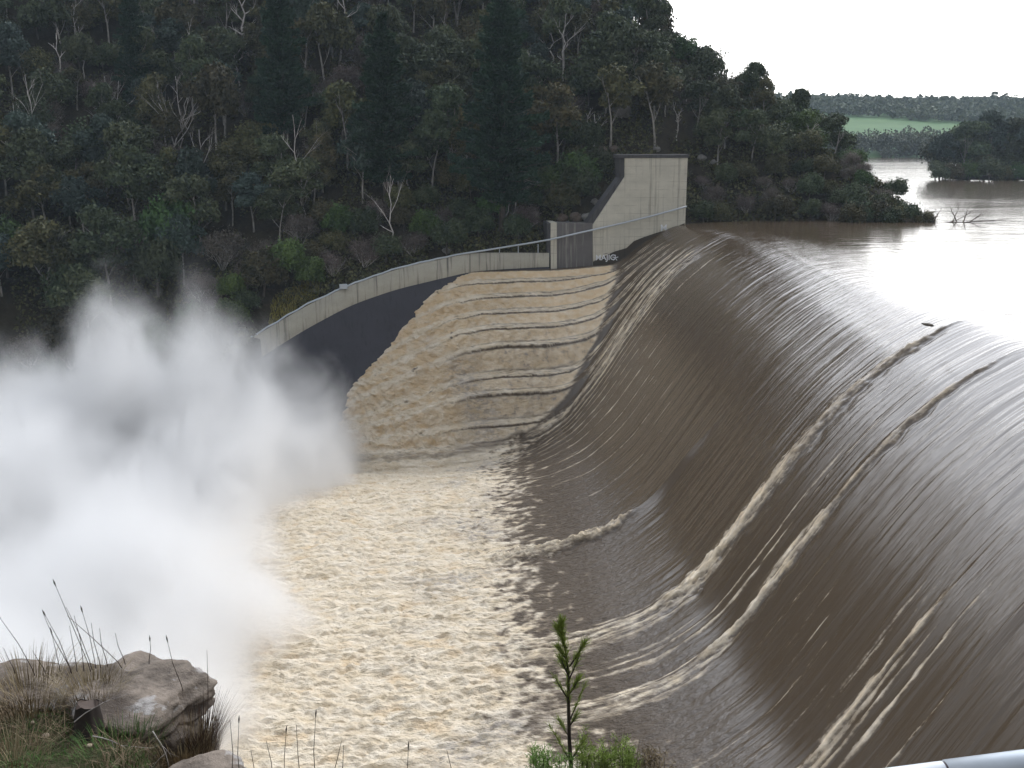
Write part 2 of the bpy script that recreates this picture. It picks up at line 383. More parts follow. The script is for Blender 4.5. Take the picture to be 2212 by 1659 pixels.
# terraces: foam on risers, brown treads near the chute, all foam downstream
mott = fbm(D * .8, (Z + Y0 * .6) * 1.0, 5, 51, .6)
fine = fbm(Y0 * 6.5, D * .3, 4, 52, .6)
down = sst(-2, -15, X) * far
lipthin = sst(-.5, .25, fine + .22 * sst(10, -8, X) + .2 * sst(6, 9, tid))
foam = np.where(onshelf > 0.02, np.maximum(foam * (1 - onshelf), onshelf * np.clip(ris * 1.15 + trd * (.35 + .65 * lipthin) * .9 + down, 0, 1) * sst(-.75, -.2, clump + .25 * ris)), foam)
zr = sst(5, -2, np.abs(Y0 - 172.2) * 4)
foam = np.maximum(foam, zr * sst(18, 8, X) * .7)
tan = np.maximum(tan, ris * onshelf * np.interp(tid, [0, 1, 2, 5, 8, 10], [1.1, 1.1, 1.0, .75, .55, .4]) * (0.55 + .7 * sst(-.3, .4, mott)))
lump_w = np.clip(np.maximum(lumpy * sst(153, 150, Y0), np.clip(ris * .5 + down * 1.1, 0, 1) * onshelf), 0, 1)
wy = Y0 + .8 * fbm(Y0 * .35, D * .2, 2, 60); wd_ = D + 1.2 * fbm(Y0 * .3, D * .3, 2, 61)
bl = billow(wy * 0.62, wd_ * 0.36, 4, 62, .52); bl2 = billow(wy * 1.7, wd_ * 0.9, 3, 63)
swell = fbm(Y0 * .13, D * .1, 3, 64)
Z = Z + lump_w * (.85 * bl + .38 * bl2 - .25 + .7 * swell * sst(8, 20, D - front)) * np.where(Y0 > 151, .7, 1)
Z = Z + (1 - lump_w) * .07 * fbm(Y0 * 1.7, D * .1, 3, 65) * sst(-6, 5, D) + .12 * fbm(Y0 * .45, D * .06, 3, 66) * sst(-8, 6, D)
Z = Z + .12 * clump * foam * (1 - lump_w)
# standing waves where the drawn-down sheet begins
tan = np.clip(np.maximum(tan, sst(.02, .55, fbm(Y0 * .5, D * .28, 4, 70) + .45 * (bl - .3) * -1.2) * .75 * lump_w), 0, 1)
crease = np.clip(1 - (bl * 2.2), 0, 1)
grey = sst(.0, .45, fbm(Y0 * .12, D * .09, 2, 73) ) * sst(10, 2, np.abs(D - front - 5)) * .7
grey = np.maximum(grey, ris * onshelf * sst(-.05, .35, mott) * sst(3.5, 6, tid) * sst(-8, 0, X) * .95)
tan = np.clip(tan + down * onshelf * far * .7 * sst(.0, .4, fbm(D * .35, (Y0 + Z) * .55, 4, 74, .6)), 0, 1)
ARC = np.concatenate([np.zeros((len(ys), 1)), np.cumsum(np.sqrt(np.diff(D, axis=1) ** 2 + np.diff(Z, axis=1) ** 2), axis=1)], axis=1)
edge_z = 0.0
seam = sst(-14, -11, D); Z = Z * seam
rb = billow(D * .55 + .3 * mott, (Z + .3 * Y0) * .6, 4, 54, .55)
Y = Y - lump_w * far * onshelf * (.2 + .6 * sst(4, -8, X)) * (1.2 * rb - .3)
Z = Z + down * onshelf * far * .9 * (billow(D * .3 + Z * .25, Y0 * .7, 4, 55, .55) - .25)
V = np.stack([X, Y, Z], -1).reshape(-1, 3)
UVs = np.stack([Y0, D + 20 + 0.45 * (ogee(np.zeros_like(D), Y0) - ogee(D, Y0))], -1).reshape(-1, 2)
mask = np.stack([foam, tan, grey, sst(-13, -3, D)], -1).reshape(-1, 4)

def water_mat(name, lake=False):
    m, t, p, o = new_mat(name)
    tc = t.nodes.new('ShaderNodeTexCoord'); at = t.nodes.new('ShaderNodeAttribute'); at.attribute_name = 'mask'
    sp = t.nodes.new('ShaderNodeSeparateColor'); t.links.new(at.outputs['Color'], sp.inputs[0])
    foam_, tan_, grey_ = sp.outputs[0], sp.outputs[1], sp.outputs[2]
    uv = tc.outputs['UV']; P = tc.outputs['Object']
    # fine break-up of foam
    fn = noise_node(t, mapping(t, P, (1.1, 2.2, 2.2)), 1, 7, 0.68)
    f = math_(t, 'ADD', foam_, math_(t, 'MULTIPLY', math_(t, 'SUBTRACT', fn.outputs['Fac'], 0.5), 1.1))
    f = math_(t, 'MULTIPLY', ramp(t, f, [(0.12, 0.0), (0.95, 1.0)]), math_(t, 'GREATER_THAN', foam_, 0.015))
    fm = noise_node(t, mapping(t, P, (.5, 1.0, 1.0)), 1, 6, 0.62)
    cream = mixc(t, ramp(t, fm.outputs['Fac'], [(0.35, 0.0), (0.65, 1.0)]), (0.66, 0.54, 0.375), (0.80, 0.705, 0.565))
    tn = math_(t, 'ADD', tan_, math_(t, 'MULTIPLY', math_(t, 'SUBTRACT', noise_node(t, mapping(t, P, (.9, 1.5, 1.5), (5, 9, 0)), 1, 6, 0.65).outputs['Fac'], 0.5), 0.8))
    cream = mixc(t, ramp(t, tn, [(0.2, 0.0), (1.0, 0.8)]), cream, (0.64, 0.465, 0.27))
    cream = mixc(t, ramp(t, foam_, [(0.2, 0.8), (0.7, 0.0)]), cream, (0.42, 0.33, 0.23))
    cream = mixc(t, math_(t, 'MULTIPLY', grey_, ramp(t, fn.outputs['Fac'], [(0.4, 0.0), (0.6, 1.0)])), cream, (0.30, 0.27, 0.25))
    wn = noise_node(t, mapping(t, P, (0.05, 0.05, 0.05)), 1, 3)
    brown = mixc(t, wn.outputs['Fac'], (0.072, 0.050, 0.031), (0.098, 0.071, 0.046))
    st = noise_node(t, mapping(t, uv, (4.5, 0.12, 1)), 1, 5, 0.65)
    brown = mixc(t, ramp(t, st.outputs['Fac'], [(0.62, 0.0), (0.8, 0.18)]), brown, (0.3, 0.25, 0.2))
    t.links.new(mixc(t, f, brown, cream), p.inputs['Base Color'])
    rg = t.nodes.new('ShaderNodeMix'); rg.data_type = 'FLOAT'; t.links.new(f, rg.inputs[0]); 
    ar = t.nodes.new('ShaderNodeAttribute'); ar.attribute_name = 'rough'
    t.links.new(math_(t, 'ADD', 0.08, math_(t, 'MULTIPLY', ar.outputs['Fac'], 0.34)), rg.inputs[2]); rg.inputs[3].default_value = 0.75
    t.links.new(rg.outputs[0], p.inputs['Roughness'])
    p.inputs['IOR'].default_value = 1.62
    sl_ = math_(t, 'SUBTRACT', 0.5, math_(t, 'MAXIMUM', math_(t, 'MULTIPLY', f, 0.3), math_(t, 'MULTIPLY', ar.outputs['Fac'], .36))); t.links.new(sl_, p.inputs['Specular IOR Level'])
    # streaks along the flow
    s1 = noise_node(t, mapping(t, uv, (2.2, 0.09, 1)), 1, 4, 0.6); s2 = noise_node(t, mapping(t, uv, (9, 0.35, 1)), 1, 4, 0.6)
    nb = bump(t, s1.outputs['Fac'], 0.5, 0.15); nb = bump(t, s2.outputs['Fac'], 0.4, 0.025, nb)
    dm = noise_node(t, mapping(t, P, (1.1, 1.9, 1.9)), 1, 5, 0.6)
    nb = bump(t, math_(t, 'MULTIPLY', math_(t, 'SUBTRACT', dm.outputs['Fac'], .5), ar.outputs['Fac']), 1.0, 0.6, nb)
    nb2 = bump(t, fn.outputs['Fac'], 0.5, 0.1, nb)
    mixn = t.nodes.new('ShaderNodeMix'); mixn.data_type = 'VECTOR'
    t.links.new(f, mixn.inputs[0]); t.links.new(nb, mixn.inputs[4]); t.links.new(nb2, mixn.inputs[5])
    la = noise_node(t, mapping(t, P, (0.16, 0.5, 1)), 1, 4, 0.55, 0.6); lb = noise_node(t, mapping(t, P, (0.9, 2.4, 1)), 1, 4, 0.6)
    nl = bump(t, la.outputs['Fac'], 0.2, 0.5); nl = bump(t, lb.outputs['Fac'], 0.16, 0.1, nl)
    mix2 = t.nodes.new('ShaderNodeMix'); mix2.data_type = 'VECTOR'
    t.links.new(at.outputs['Alpha'], mix2.inputs[0]); t.links.new(nl, mix2.inputs[4]); t.links.new(mixn.outputs[1], mix2.inputs[5])
    t.links.new(mix2.outputs[1], p.inputs['Normal'])
    return m
M['spill'] = water_mat('muddy_spilling_water')
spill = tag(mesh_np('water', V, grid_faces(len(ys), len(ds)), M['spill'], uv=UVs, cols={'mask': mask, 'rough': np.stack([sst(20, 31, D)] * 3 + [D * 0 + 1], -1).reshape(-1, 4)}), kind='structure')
spill['label'] = 'muddy brown flood water pouring over the curved weir into cream foam'

# ------------------------------------------------------------------ lake
def lake_mat():
    m, t, p, o = new_mat('muddy_lake_water'); tc = t.nodes.new('ShaderNodeTexCoord'); P = tc.outputs['Object']
    p.inputs['Roughness'].default_value = 0.11; p.inputs['IOR'].default_value = 1.5
    n0 = noise_node(t, mapping(t, P, (0.03, 0.06, 1)), 1, 3)
    t.links.new(mixc(t, n0.outputs['Fac'], (0.072, 0.050, 0.031), (0.098, 0.071, 0.046)), p.inputs['Base Color'])
    a = noise_node(t, mapping(t, P, (0.16, 0.5, 1)), 1, 4, 0.55, 0.6); b = noise_node(t, mapping(t, P, (0.9, 2.4, 1)), 1, 4, 0.6)
    pt = noise_node(t, mapping(t, P, (0.012, 0.05, 1)), 1, 4, 0.6, 0.5)
    nb = bump(t, math_(t, 'MULTIPLY', a.outputs['Fac'], ramp(t, pt.outputs['Fac'], [(0.4, 0.2), (0.68, 1.7)])), 0.18, 0.5); nb = bump(t, b.outputs['Fac'], 0.16, 0.1, nb)
    t.links.new(nb, p.inputs['Normal']); return m
M['lake'] = lake_mat()
sx = crest(ys) + ds[0] * DX; sy = ys + ds[0] * DY
lx = np.concatenate([[0, 3, 8, 16, 30, 60, 120, 250, 500, 1150]])
LV = np.array([[sx[i] + e, sy[i], 0.0] for i in range(len(ys)) for e in lx])
lake = tag(mesh_np('lake', LV, grid_faces(len(ys), len(lx)), M['lake']), kind='structure')
n0 = len(LV)
yy2 = [sy[-1], 200, 300, 450, 700, 1000, 1240]
ex = np.array([[sx[-1] + e, y, 0.0] for y in yy2 for e in lx]); bm_faces = grid_faces(len(yy2), len(lx))
lake2V = np.concatenate([LV, ex]); lake2F = np.concatenate([grid_faces(len(ys), len(lx)), bm_faces + n0])
y3 = [-300, 0, sy[0]]
ex3 = np.array([[sx[0] + e, y, 0.0] for y in y3 for e in lx])
lake2F = np.concatenate([lake2F, grid_faces(3, len(lx)) + n0 + len(ex)]); lake2V = np.concatenate([lake2V, ex3])
bpy.data.objects.remove(lake); lake = tag(mesh_np('lake', lake2V, lake2F, M['lake']), kind='structure')

# river pool below the weir (mostly under the spray)
yr = np.arange(-60, 175, .8); xr = np.arange(-190, -24, .8); XR, YR = np.meshgrid(xr, yr, indexing='ij')
ZR = -34 + 1.2 * billow(XR * .15, YR * .15, 4, 33) + .5 * billow(XR * .5, YR * .5, 3, 34)
fm_ = np.clip(.9 + .5 * fbm(XR * .05, YR * .05, 3, 35) - sst(-70, -150, XR) * .8, 0, 1)
mk = np.stack([fm_, sst(0, .6, fbm(XR * .2, YR * .2, 3, 36)), 0 * fm_, fm_], -1).reshape(-1, 4)
river = tag(mesh_np('river', np.stack([XR, YR, ZR], -1).reshape(-1, 3), grid_faces(len(xr), len(yr)), M['spill'],
                    uv=np.stack([YR, XR], -1).reshape(-1, 2), cols={'mask': mk}), kind='structure')

# ================================================================== FAR BANK TERRAIN
def y_wall(x):
    x = np.asarray(x, float); b = 171.6 + (x - 28.3) * .1405
    return b - .004 * np.clip(6.3 - x, 0, 60) ** 2
def wall_top(x): return np.interp(x, [-60, -38, -26.7, -15.4, -4.2, 6.3], [-27, -14.8, -9.6, -6.9, -5.2, -4.5])
def foot(x): return np.interp(x, [-140, -100, -60, -44, -38], [108, 122, 140, 149, 154.6])
def bank(x, y):
    x = np.asarray(x, float); y = np.asarray(y, float)
    yf = np.where(x < -38, foot(x), np.where(x < 6.3, y_wall(x) + .6, np.where(x < 28, y_wall(x) + 2.0, np.interp(x, [28, 34, 60, 74, 90], [174, 176, 175, 173, 172]))))
    zf = np.where(x < -38, np.interp(x, [-140, -70, -50, -38], [-36, -34, -24, -15.2]), np.where(x < 6.3, wall_top(x) - .35, np.interp(x, [6.3, 10, 17, 28, 32], [-3.5, -1.2, -.6, -.6, -1.5])))
    t = y - yf
    slope = zf + np.where(t < 0, t * 1.5, t * .78 + .6 * (1 - np.exp(-t / 2)))
    ridge = np.interp(x, [-60, 0, 14, 24, 34, 42, 50, 58, 64, 69, 78, 90], [50, 47, 41.5, 35, 27.5, 19.5, 14, 10, 5, -.8, -4, -6])
    z = -smax(-slope, -ridge, 4.0)
    z = z - np.clip(y - 300, 0, None) * np.where(x > -20, .35, .0)
    z = z + sst(0, 6, t) * (1.4 * fbm(x * .07, y * .07, 4, 101) + .4 * fbm(x * .4, y * .4, 3, 102))
    # level shelf of bare ground beside the tower
    return np.where((x > 70) & (z < -3), -3, z)
bx = np.concatenate([np.arange(-180, -70, 4), np.arange(-70, 80, 1.0), np.arange(80, 100, 4)])
by = np.concatenate([np.arange(100, 240, 1.0), np.arange(240, 560, 8)])
BX, BY = np.meshgrid(bx, by, indexing='ij'); BZ = bank(BX, BY)
BZ = np.where((BX > 6.3) & (BY < y_wall(BX) + 1.2), -40, BZ)
BZ = np.where((BX <= 6.3) & (BX > -38) & (BY < y_wall(BX) + .5), -40, BZ)
def ground_mat(name, a, b, c, sc_=.3):
    m, t, p, o = new_mat(name); tc = t.nodes.new('ShaderNodeTexCoord'); P = tc.outputs['Object']
    n = noise_node(t, P, sc_, 6, .6); n2 = noise_node(t, P, sc_ * 7, 5, .65)
    x = mixc(t, ramp(t, n.outputs['Fac'], [(.38, 0.0), (.6, 1.0)]), a, b)
    x = mixc(t, ramp(t, n2.outputs['Fac'], [(.5, 0.0), (.7, .8)]), x, c)
    t.links.new(x, p.inputs['Base Color']); p.inputs['Roughness'].default_value = .95; p.inputs['Specular IOR Level'].default_value = .15
    t.links.new(bump(t, n2.outputs['Fac'], .8, .3), p.inputs['Normal']); return m
M['hill'] = ground_mat('leaf_litter', (.022, .018, .012), (.04, .034, .02), (.065, .048, .034))
hill = tag(mesh_np('hillside', np.stack([BX, BY, BZ], -1).reshape(-1, 3), grid_faces(len(bx), len(by)), M['hill']), kind='structure')
def on_bank(u, v):
    """3D point of the hillside seen along a sight line"""
    d = ray(u, v); d = d / d[1]
    for y in np.arange(138, 420, .5):
        p = np.array([0, 0, CH]) + d * y
        if p[1] > float(foot(p[0]) if p[0] < -38 else 0) and p[2] <= float(bank(p[0], p[1])): return Vector((p[0], p[1], float(bank(p[0], p[1]))))
    p = np.array([0, 0, CH]) + d * 230; return Vector((p[0], 230., float(bank(p[0], 230.))))

# ================================================================== TRAINING WALL AND TOWER
SL = .1405
def wp(u, v, off=0.0):
    """point on the wall plane (y = 171.6 + .1405 (x-28.3) - off)"""
    d = ray(u, v); k = (171.6 - 28.3 * SL - off) / (d[1] - SL * d[0]); return Vector(np.array([0, 0, CH]) + d * k)
tw = tag(empty('abutment_tower', (23, 171.5, -6)), 'tall pale concrete abutment tower with sloping dark edge at the far end of the weir', 'dam abutment')
def P2(pts): return [p - Vector(tw.location) for p in pts]
nrm = Vector((SL, -1, 0)).normalized(); back_ = -nrm
fr_ = [wp(1483, 340), wp(1350, 340), wp(1350, 382), wp(1281, 486), wp(1281, 600), wp(1420, 600), wp(1480, 520)]
fr_[0].x = fr_[6].x = 28.3; fr_[0].y = fr_[6].y = 171.6
mb = MB(); mb.prism(P2(fr_), back_ * 1.6); mb.build('wall', M['conc'], tw)
# dark weathered side strip behind the face: vertical part and sloping buttress
sd = [wp(1350, 341, -1.0), wp(1337, 341, -1.0), wp(1339, 386, -1.0), wp(1268, 484, -1.0), wp(1281, 490, -1.0), wp(1281, 486, -1.0), wp(1350, 382, -1.0)]
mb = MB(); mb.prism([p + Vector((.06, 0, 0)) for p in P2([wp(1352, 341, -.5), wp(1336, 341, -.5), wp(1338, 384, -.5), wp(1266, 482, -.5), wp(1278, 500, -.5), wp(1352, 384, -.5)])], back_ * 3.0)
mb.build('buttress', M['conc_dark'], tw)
mb = MB(); a, b = wp(1484, 341), wp(1334, 341)
mb.prism(P2([Vector((28.45, a.y, a.z + .55)) - back_ * .12, Vector((b.x, b.y, a.z + .55)) - back_ * .12, Vector((b.x, b.y, a.z + .003)) - back_ * .12, Vector((28.45, a.y, a.z + .003)) - back_ * .12]), back_ * 3.2)
mb.build('coping', M['conc_dark'], tw, bevel=.04)
# lower stained block between tower and parapet
blk = tag(empty('stained_block', (10, 169, -6)), 'low dark-stained concrete block between the tower and the curved parapet wall', 'wall')
def PB_(pts): return [p - Vector(blk.location) for p in pts]
mb = MB(); mb.prism(PB_([wp(1280.4, 482, -.25), wp(1203, 482, -.25), wp(1203, 605, -.25), wp(1280.4, 605, -.25)]), back_ * 4); mb.build('wall', M['conc_stain'], blk)
mb = MB(); mb.prism(PB_([wp(1203, 481, .02), wp(1190, 481, .02), wp(1190, 605, .02), wp(1203, 605, .02)]), back_ * 4.2); mb.build('pier', M['conc'], blk)
mb = MB(); mb.prism(PB_([wp(1189.6, 482, -.3), wp(1182, 482, -.3), wp(1182, 556, -.3), wp(1189.6, 556, -.3)]), back_ * 4); mb.build('side_pier', M['conc_dark'], blk)

# graffiti on the tower wall
def text_mesh(body, size, pos, mat, parent, name='graffiti', rx=0, shear=0, weight=.0):
    cu = bpy.data.curves.new(name, 'FONT'); cu.body = body; cu.size = size; cu.shear = shear; cu.offset = weight; cu.extrude = .004
    tmp = bpy.data.objects.new(name, cu); col.objects.link(tmp)
    dg = bpy.context.evaluated_depsgraph_get(); me = bpy.data.meshes.new_from_object(tmp.evaluated_get(dg))
    bpy.data.objects.remove(tmp); me.materials.clear(); me.materials.append(mat)
    o = bpy.data.objects.new(name, me); col.objects.link(o); o.parent = parent
    o.location = Vector(pos) - Vector(parent.location); o.rotation_euler = (math.pi / 2, rx, math.atan(SL)); return o
mb = MB(); up_ = [(1281, 565), (1328, 543), (1353, 536), (1369, 521), (1391, 512), (1418, 503), (1452, 493), (1479, 482)]
mb.prism(P2([wp(*q, .006) for q in up_] + [wp(1479, 530, .006), wp(1281, 602, .006)]), back_ * .004)
mb.build('wet_stain', concrete('wet_algae_stain', (.06, .05, .038), (.03, .027, .022), lines=False), tw)
g = text_mesh('MAJIC', 1.25, wp(1286, 562, .03), M['white_paint'], tw, weight=.018); g['label'] = 'white sprayed letters MAJIC with a star'
g2 = text_mesh('M', 1.5, wp(1426, 499, .03), M['white_paint'], tw, weight=.02); g2['label'] = 'white sprayed letter M with faded marks'
g3 = text_mesh('J G', .5, wp(1440, 498, .03), M['white_paint'], tw, shear=.3); g3['label'] = 'small faded white paint marks'
mb = MB(); c = wp(1329, 557, .02)
for k in range(5):
    an = k * 2 * math.pi / 5 + .3; q = c
    mb.tube([q, q + Vector((math.cos(an) * .5, math.cos(an) * .5 * SL, math.sin(an) * .5))], [.06, .07], 5)
mb.v = [tuple(Vector(v) - tw.location) for v in mb.v]; mb.build('graffiti_star', M['white_paint'], tw)
mb = MB(); c = wp(1303, 549, .02)
mb.tube([c, c + Vector((.5, .07, .1)), c + Vector((.9, .12, -.02))], .035, 5)
mb.v = [tuple(Vector(v) - tw.location) for v in mb.v]; mb.build('graffiti_line', M['conc_dark'], tw)

# curved parapet wall
pw = tag(empty('parapet_wall', (-15, 160, -10)), 'long curved pale parapet wall stained by drips above the dark wet chute side', 'wall')
xs = np.linspace(6.0, -62, 120)
tt = [1100]
topz, botz = [], []
TU = [(1190, 547), (1021, 546), (873, 577), (756, 617), (668, 657), (600, 697)]; BU = [(1190, 576), (1021, 586), (853, 626), (756, 660), (652, 716), (560, 775)]
def on_wall(u, v):
    for y in np.arange(130, 175, .05):
        d = ray(u, v); p = np.array([0, 0, CH]) + d / d[1] * y
        if p[1] >= y_wall(p[0]): return p
    return p
TP = [on_wall(*q) for q in TU]; BP = [on_wall(*q) for q in BU]
tx = [p[0] for p in TP][::-1]; tz = [p[2] for p in TP][::-1]; bx_ = [p[0] for p in BP][::-1]; bz_ = [p[2] for p in BP][::-1]
def extr(x, X_, Z_):
    s0 = (Z_[1] - Z_[0]) / (X_[1] - X_[0]); return np.where(x < X_[0], Z_[0] + (x - X_[0]) * s0, np.interp(x, X_, Z_))
zt = extr(xs, tx, tz); zb = extr(xs, bx_, bz_)
kk = np.ones(9) / 9; zt = np.convolve(np.pad(zt, 4, 'edge'), kk, 'valid'); zb = np.convolve(np.pad(zb, 4, 'edge'), kk, 'valid')
yw = y_wall(xs)
def strip(rows):
    """rows: list of (dy, z array)"""
    Vv = np.array([[xs[i] - pw.location.x, yw[i] + dy - pw.location.y, z[i] - pw.location.z] for i in range(len(xs)) for dy, z in rows])
    return Vv, grid_faces(len(xs), len(rows))
Vv, Ff = strip([(0.55, zb - 1), (0.5, zt), (0.0, zt + .002), (0.0, zb)])
mesh_np('parapet', Vv, Ff, M['conc_band'], pw, smooth=False)
Vv, Ff = strip([(0.08, zb + .01), (0.05, zb - .02), (-1.2, zb - 4), (-3.8, zb - 10), (-8.5, zb - 18), (-15, zb - 26)])
mesh_np('chute_side', Vv, Ff, M['conc_wet'], pw, smooth=True)

rl = tag(empty('handrail', (0, 168, -2)), 'long pale galvanised pipe handrail following the curved wall and crossing the tower face', 'handrail')
rp = [wp(1483, 446, .75), wp(1407, 467, .75), wp(1337, 484, .75), wp(1279, 497, .75), wp(1191, 517, .6)] + [Vector(on_wall(*q)) + Vector((0, -.1, 0)) for q in ((1139, 526), (1113, 530), (1076, 536), (1039, 542), (1015, 545.5))]
for x in np.linspace(-9, -58, 36):
    i = np.argmin(abs(xs - x)); rp.append(Vector((x, float(y_wall(x)) + .12, float(zt[i]) + .2)))
mb = MB(); mb.tube([p - rl.location for p in rp], .14, 8); mb.build('rail', M['rail'], rl, smooth=True)
for x in [4.2, 1.0, -2.0, -9.0, -21, -33]:
    i = np.argmin(abs(xs - x)); mb = MB(); q = Vector((x, float(y_wall(x)) + .12, float(zt[i])))
    hh = float(np.interp(x, [-58, -30, -8, -5, 1, 4.2], [.18, .18, .2, .3, 1.15, 1.45]))
    mb.tube([q - rl.location - Vector((0, 0, .02)), q - rl.location + Vector((0, 0, hh))], .07, 6); mb.build('post', M['rail'], rl)
i = np.argmin(abs(xs + 26.2)); q = Vector((xs[i], float(yw[i]) - .1, float(zt[i]) + .35)) - rl.location
mb = MB(); mb.box(q, (1.2, .5, .75), .3); mb.build('junction_box', M['rail'], rl, bevel=.06)

# ================================================================== TREES
def blob_crown(name, mat, lobes, n, leaf, seed, squash=.75, hollow=.55, droop=0.0, jag=.25):
    """crown of many small leaf clumps spread through the lobes"""
    r = np.random.RandomState(seed); V = []; tone = []
    wts = np.array([l[3] ** 2 for l in lobes]); wts = wts / wts.sum(); ch = r.choice(len(lobes), n, p=wts)
    Lb = np.array(lobes)[ch]
    th = r.uniform(0, 2 * math.pi, n); cz = r.uniform(-.55, 1, n); sz = np.sqrt(np.clip(1 - cz ** 2, 0, 1))
    rad = (hollow + (1 - hollow) * r.rand(n) ** .5) * (1 + jag * r.randn(n) * .5)
    dirv = np.stack([sz * np.cos(th), sz * np.sin(th), cz * squash], -1)
    bumpy = 1 + .22 * np.sin(dirv[:, 0] * 7 + Lb[:, 0] * 3) * np.sin(dirv[:, 1] * 6 + 1 + Lb[:, 1]) * 1.2
    C = Lb[:, :3] + dirv * (Lb[:, 3] * rad * bumpy)[:, None]; C[:, 2] -= droop * rad ** 2
    a = r.randn(n, 3) * .8 + dirv * .7; a[:, 2] += .3; a /= np.linalg.norm(a, axis=1)[:, None]
    b = np.cross(a, r.randn(n, 3)); b /= np.linalg.norm(b, axis=1)[:, None]; c = np.cross(a, b)
    s = leaf * r.uniform(.6, 1.35, n)[:, None]
    q = np.stack([C - b * s - c * s * .45, C + b * s * .2 - c * s * .7, C + b * s + c * s * .1, C + c * s * .75 - b * s * .1], 1)
    tone_ = np.clip(.5 + .25 * r.randn(n) + .3 * np.sin(C[:, 0] * 1.3 + C[:, 2]) * np.sin(C[:, 1] * 1.1), 0, 1)
    cols = np.repeat(tone_, 4); cols = np.stack([cols, cols, cols, np.ones_like(cols)], -1)
    F = np.arange(n * 4).reshape(n, 4)
    return mesh_np(name, q.reshape(-1, 3), F, mat, smooth=False, cols={'tone': cols})
def take(o):
    m = o.data; bpy.data.objects.remove(o); return m
def branchy(mb, p, d, ln, rad, depth, rng, spread=.6, kids=3, up=.15, seg=4, n=6):
    pts = [Vector(p)]; rr = [rad]; d = Vector(d).normalized(); tips = []
    for i in range(seg):
        d = (d + Vector((rng.gauss(0, .12), rng.gauss(0, .12), rng.gauss(0, .08) + up * .2))).normalized()
        pts.append(pts[-1] + d * ln / seg); rr.append(rad * (1 - .62 * (i + 1) / seg))
    mb.tube(pts, rr, n if depth > 1 else 4, cap=True)
    if depth > 0:
        for k in range(kids):
            i = rng.randint(max(1, seg // 2 - 1), seg); an = rng.uniform(0, 2 * math.pi)
            s = Vector((math.cos(an), math.sin(an), 0)); nd = (d * (1 - spread) + s * spread + Vector((0, 0, up))).normalized()
            branchy(mb, pts[i], nd, ln * rng.uniform(.4, .68), rr[i] * .62, depth - 1, rng, spread, kids, up, max(3, seg - 1), 5)
    return pts[-1]
def trunk_mesh(name, h, rad, seed, mat, limbs=4, crown_h=.6, spread=.5):
    rng = random.Random(seed); mb = MB(); pts = [Vector((0, 0, -.8))]; d = Vector((0, 0, 1))
    for i in range(7):
        d = (d + Vector((rng.gauss(0, .06), rng.gauss(0, .06), 0))).normalized(); pts.append(pts[-1] + d * (h * .9 + .8) / 7)
    mb.tube(pts, [rad * (1.25 - .95 * i / 7) for i in range(8)], 7)
    for k in range(limbs):
        i = rng.randint(3, 6); an = rng.uniform(0, 2 * math.pi)
        branchy(mb, pts[i], (math.cos(an) * spread, math.sin(an) * spread, .6), h * .33, rad * .4, 1, rng, .5, 2)
    return take(mb.build(name, mat, smooth=True))

PR = {}    # prototypes: kind -> list of (crown mesh, trunk mesh, base height, words)
def gum_lobes(seed, h, w):
    r = random.Random(seed); L_ = []
    for k in range(9):
        an = r.uniform(0, 6.28); rr = w * .5 * r.uniform(.15, .85); z = h * r.uniform(.5, .93) - rr * .25
        L_.append((math.cos(an) * rr, math.sin(an) * rr, z, w * r.uniform(.16, .27)))
    L_.append((0, 0, h * .85, w * .24)); return L_
def round_lobes(seed, h, w):
    r = random.Random(seed); L_ = [(0, 0, h * .52, w * .42)]
    for k in range(6):
        an = r.uniform(0, 6.28); rr = w * .27; L_.append((math.cos(an) * rr, math.sin(an) * rr, h * r.uniform(.3, .75), w * r.uniform(.2, .28)))
    return L_
for k in range(4):
    for mk_, kind in (('gum', 'gum'), ('bluegreen', 'bluegum'), ('olive', 'olivegum')):
        if kind != 'gum' and k > 1: continue
        cm = take(blob_crown('crown', M[mk_], gum_lobes(k * 7 + len(kind), 12, 8), 4600, .24, 11 + k))
        tm = trunk_mesh('trunk', 10, .17, 30 + k, M['gumbark'], 5)
        PR.setdefault(kind, []).append((cm, tm))
for k in range(3):
    for mk_, kind in (('green', 'green'), ('olive', 'bush'), ('gum', 'dull')):
        cm = take(blob_crown('crown', M[mk_], round_lobes(k * 5 + 3, 7, 7), 4200, .2, 50 + k, squash=.85, hollow=.6))
        tm = trunk_mesh('trunk', 4.5, .18, 70 + k, M['bark'], 4)
        PR.setdefault(kind, []).append((cm, tm))
for k in range(3):      # leafless grey bushes: fine twigs
    rng = random.Random(200 + k); mb = MB()
    for q in range(11):
        an = rng.uniform(0, 6.28); branchy(mb, (0, 0, -.3), (math.cos(an) * .7, math.sin(an) * .7, 1), 3.2, .07, 3, rng, .5, 3, .12, 4, 4)
    st = take(mb.build('twigs', M['dead'], smooth=True))
    cm = take(blob_crown('crown', M['grey'], round_lobes(k + 90, 5.2, 6), 3600, .12, 95 + k, squash=.9, hollow=.3, jag=.5))
    PR.setdefault('greybush', []).append((cm, st))
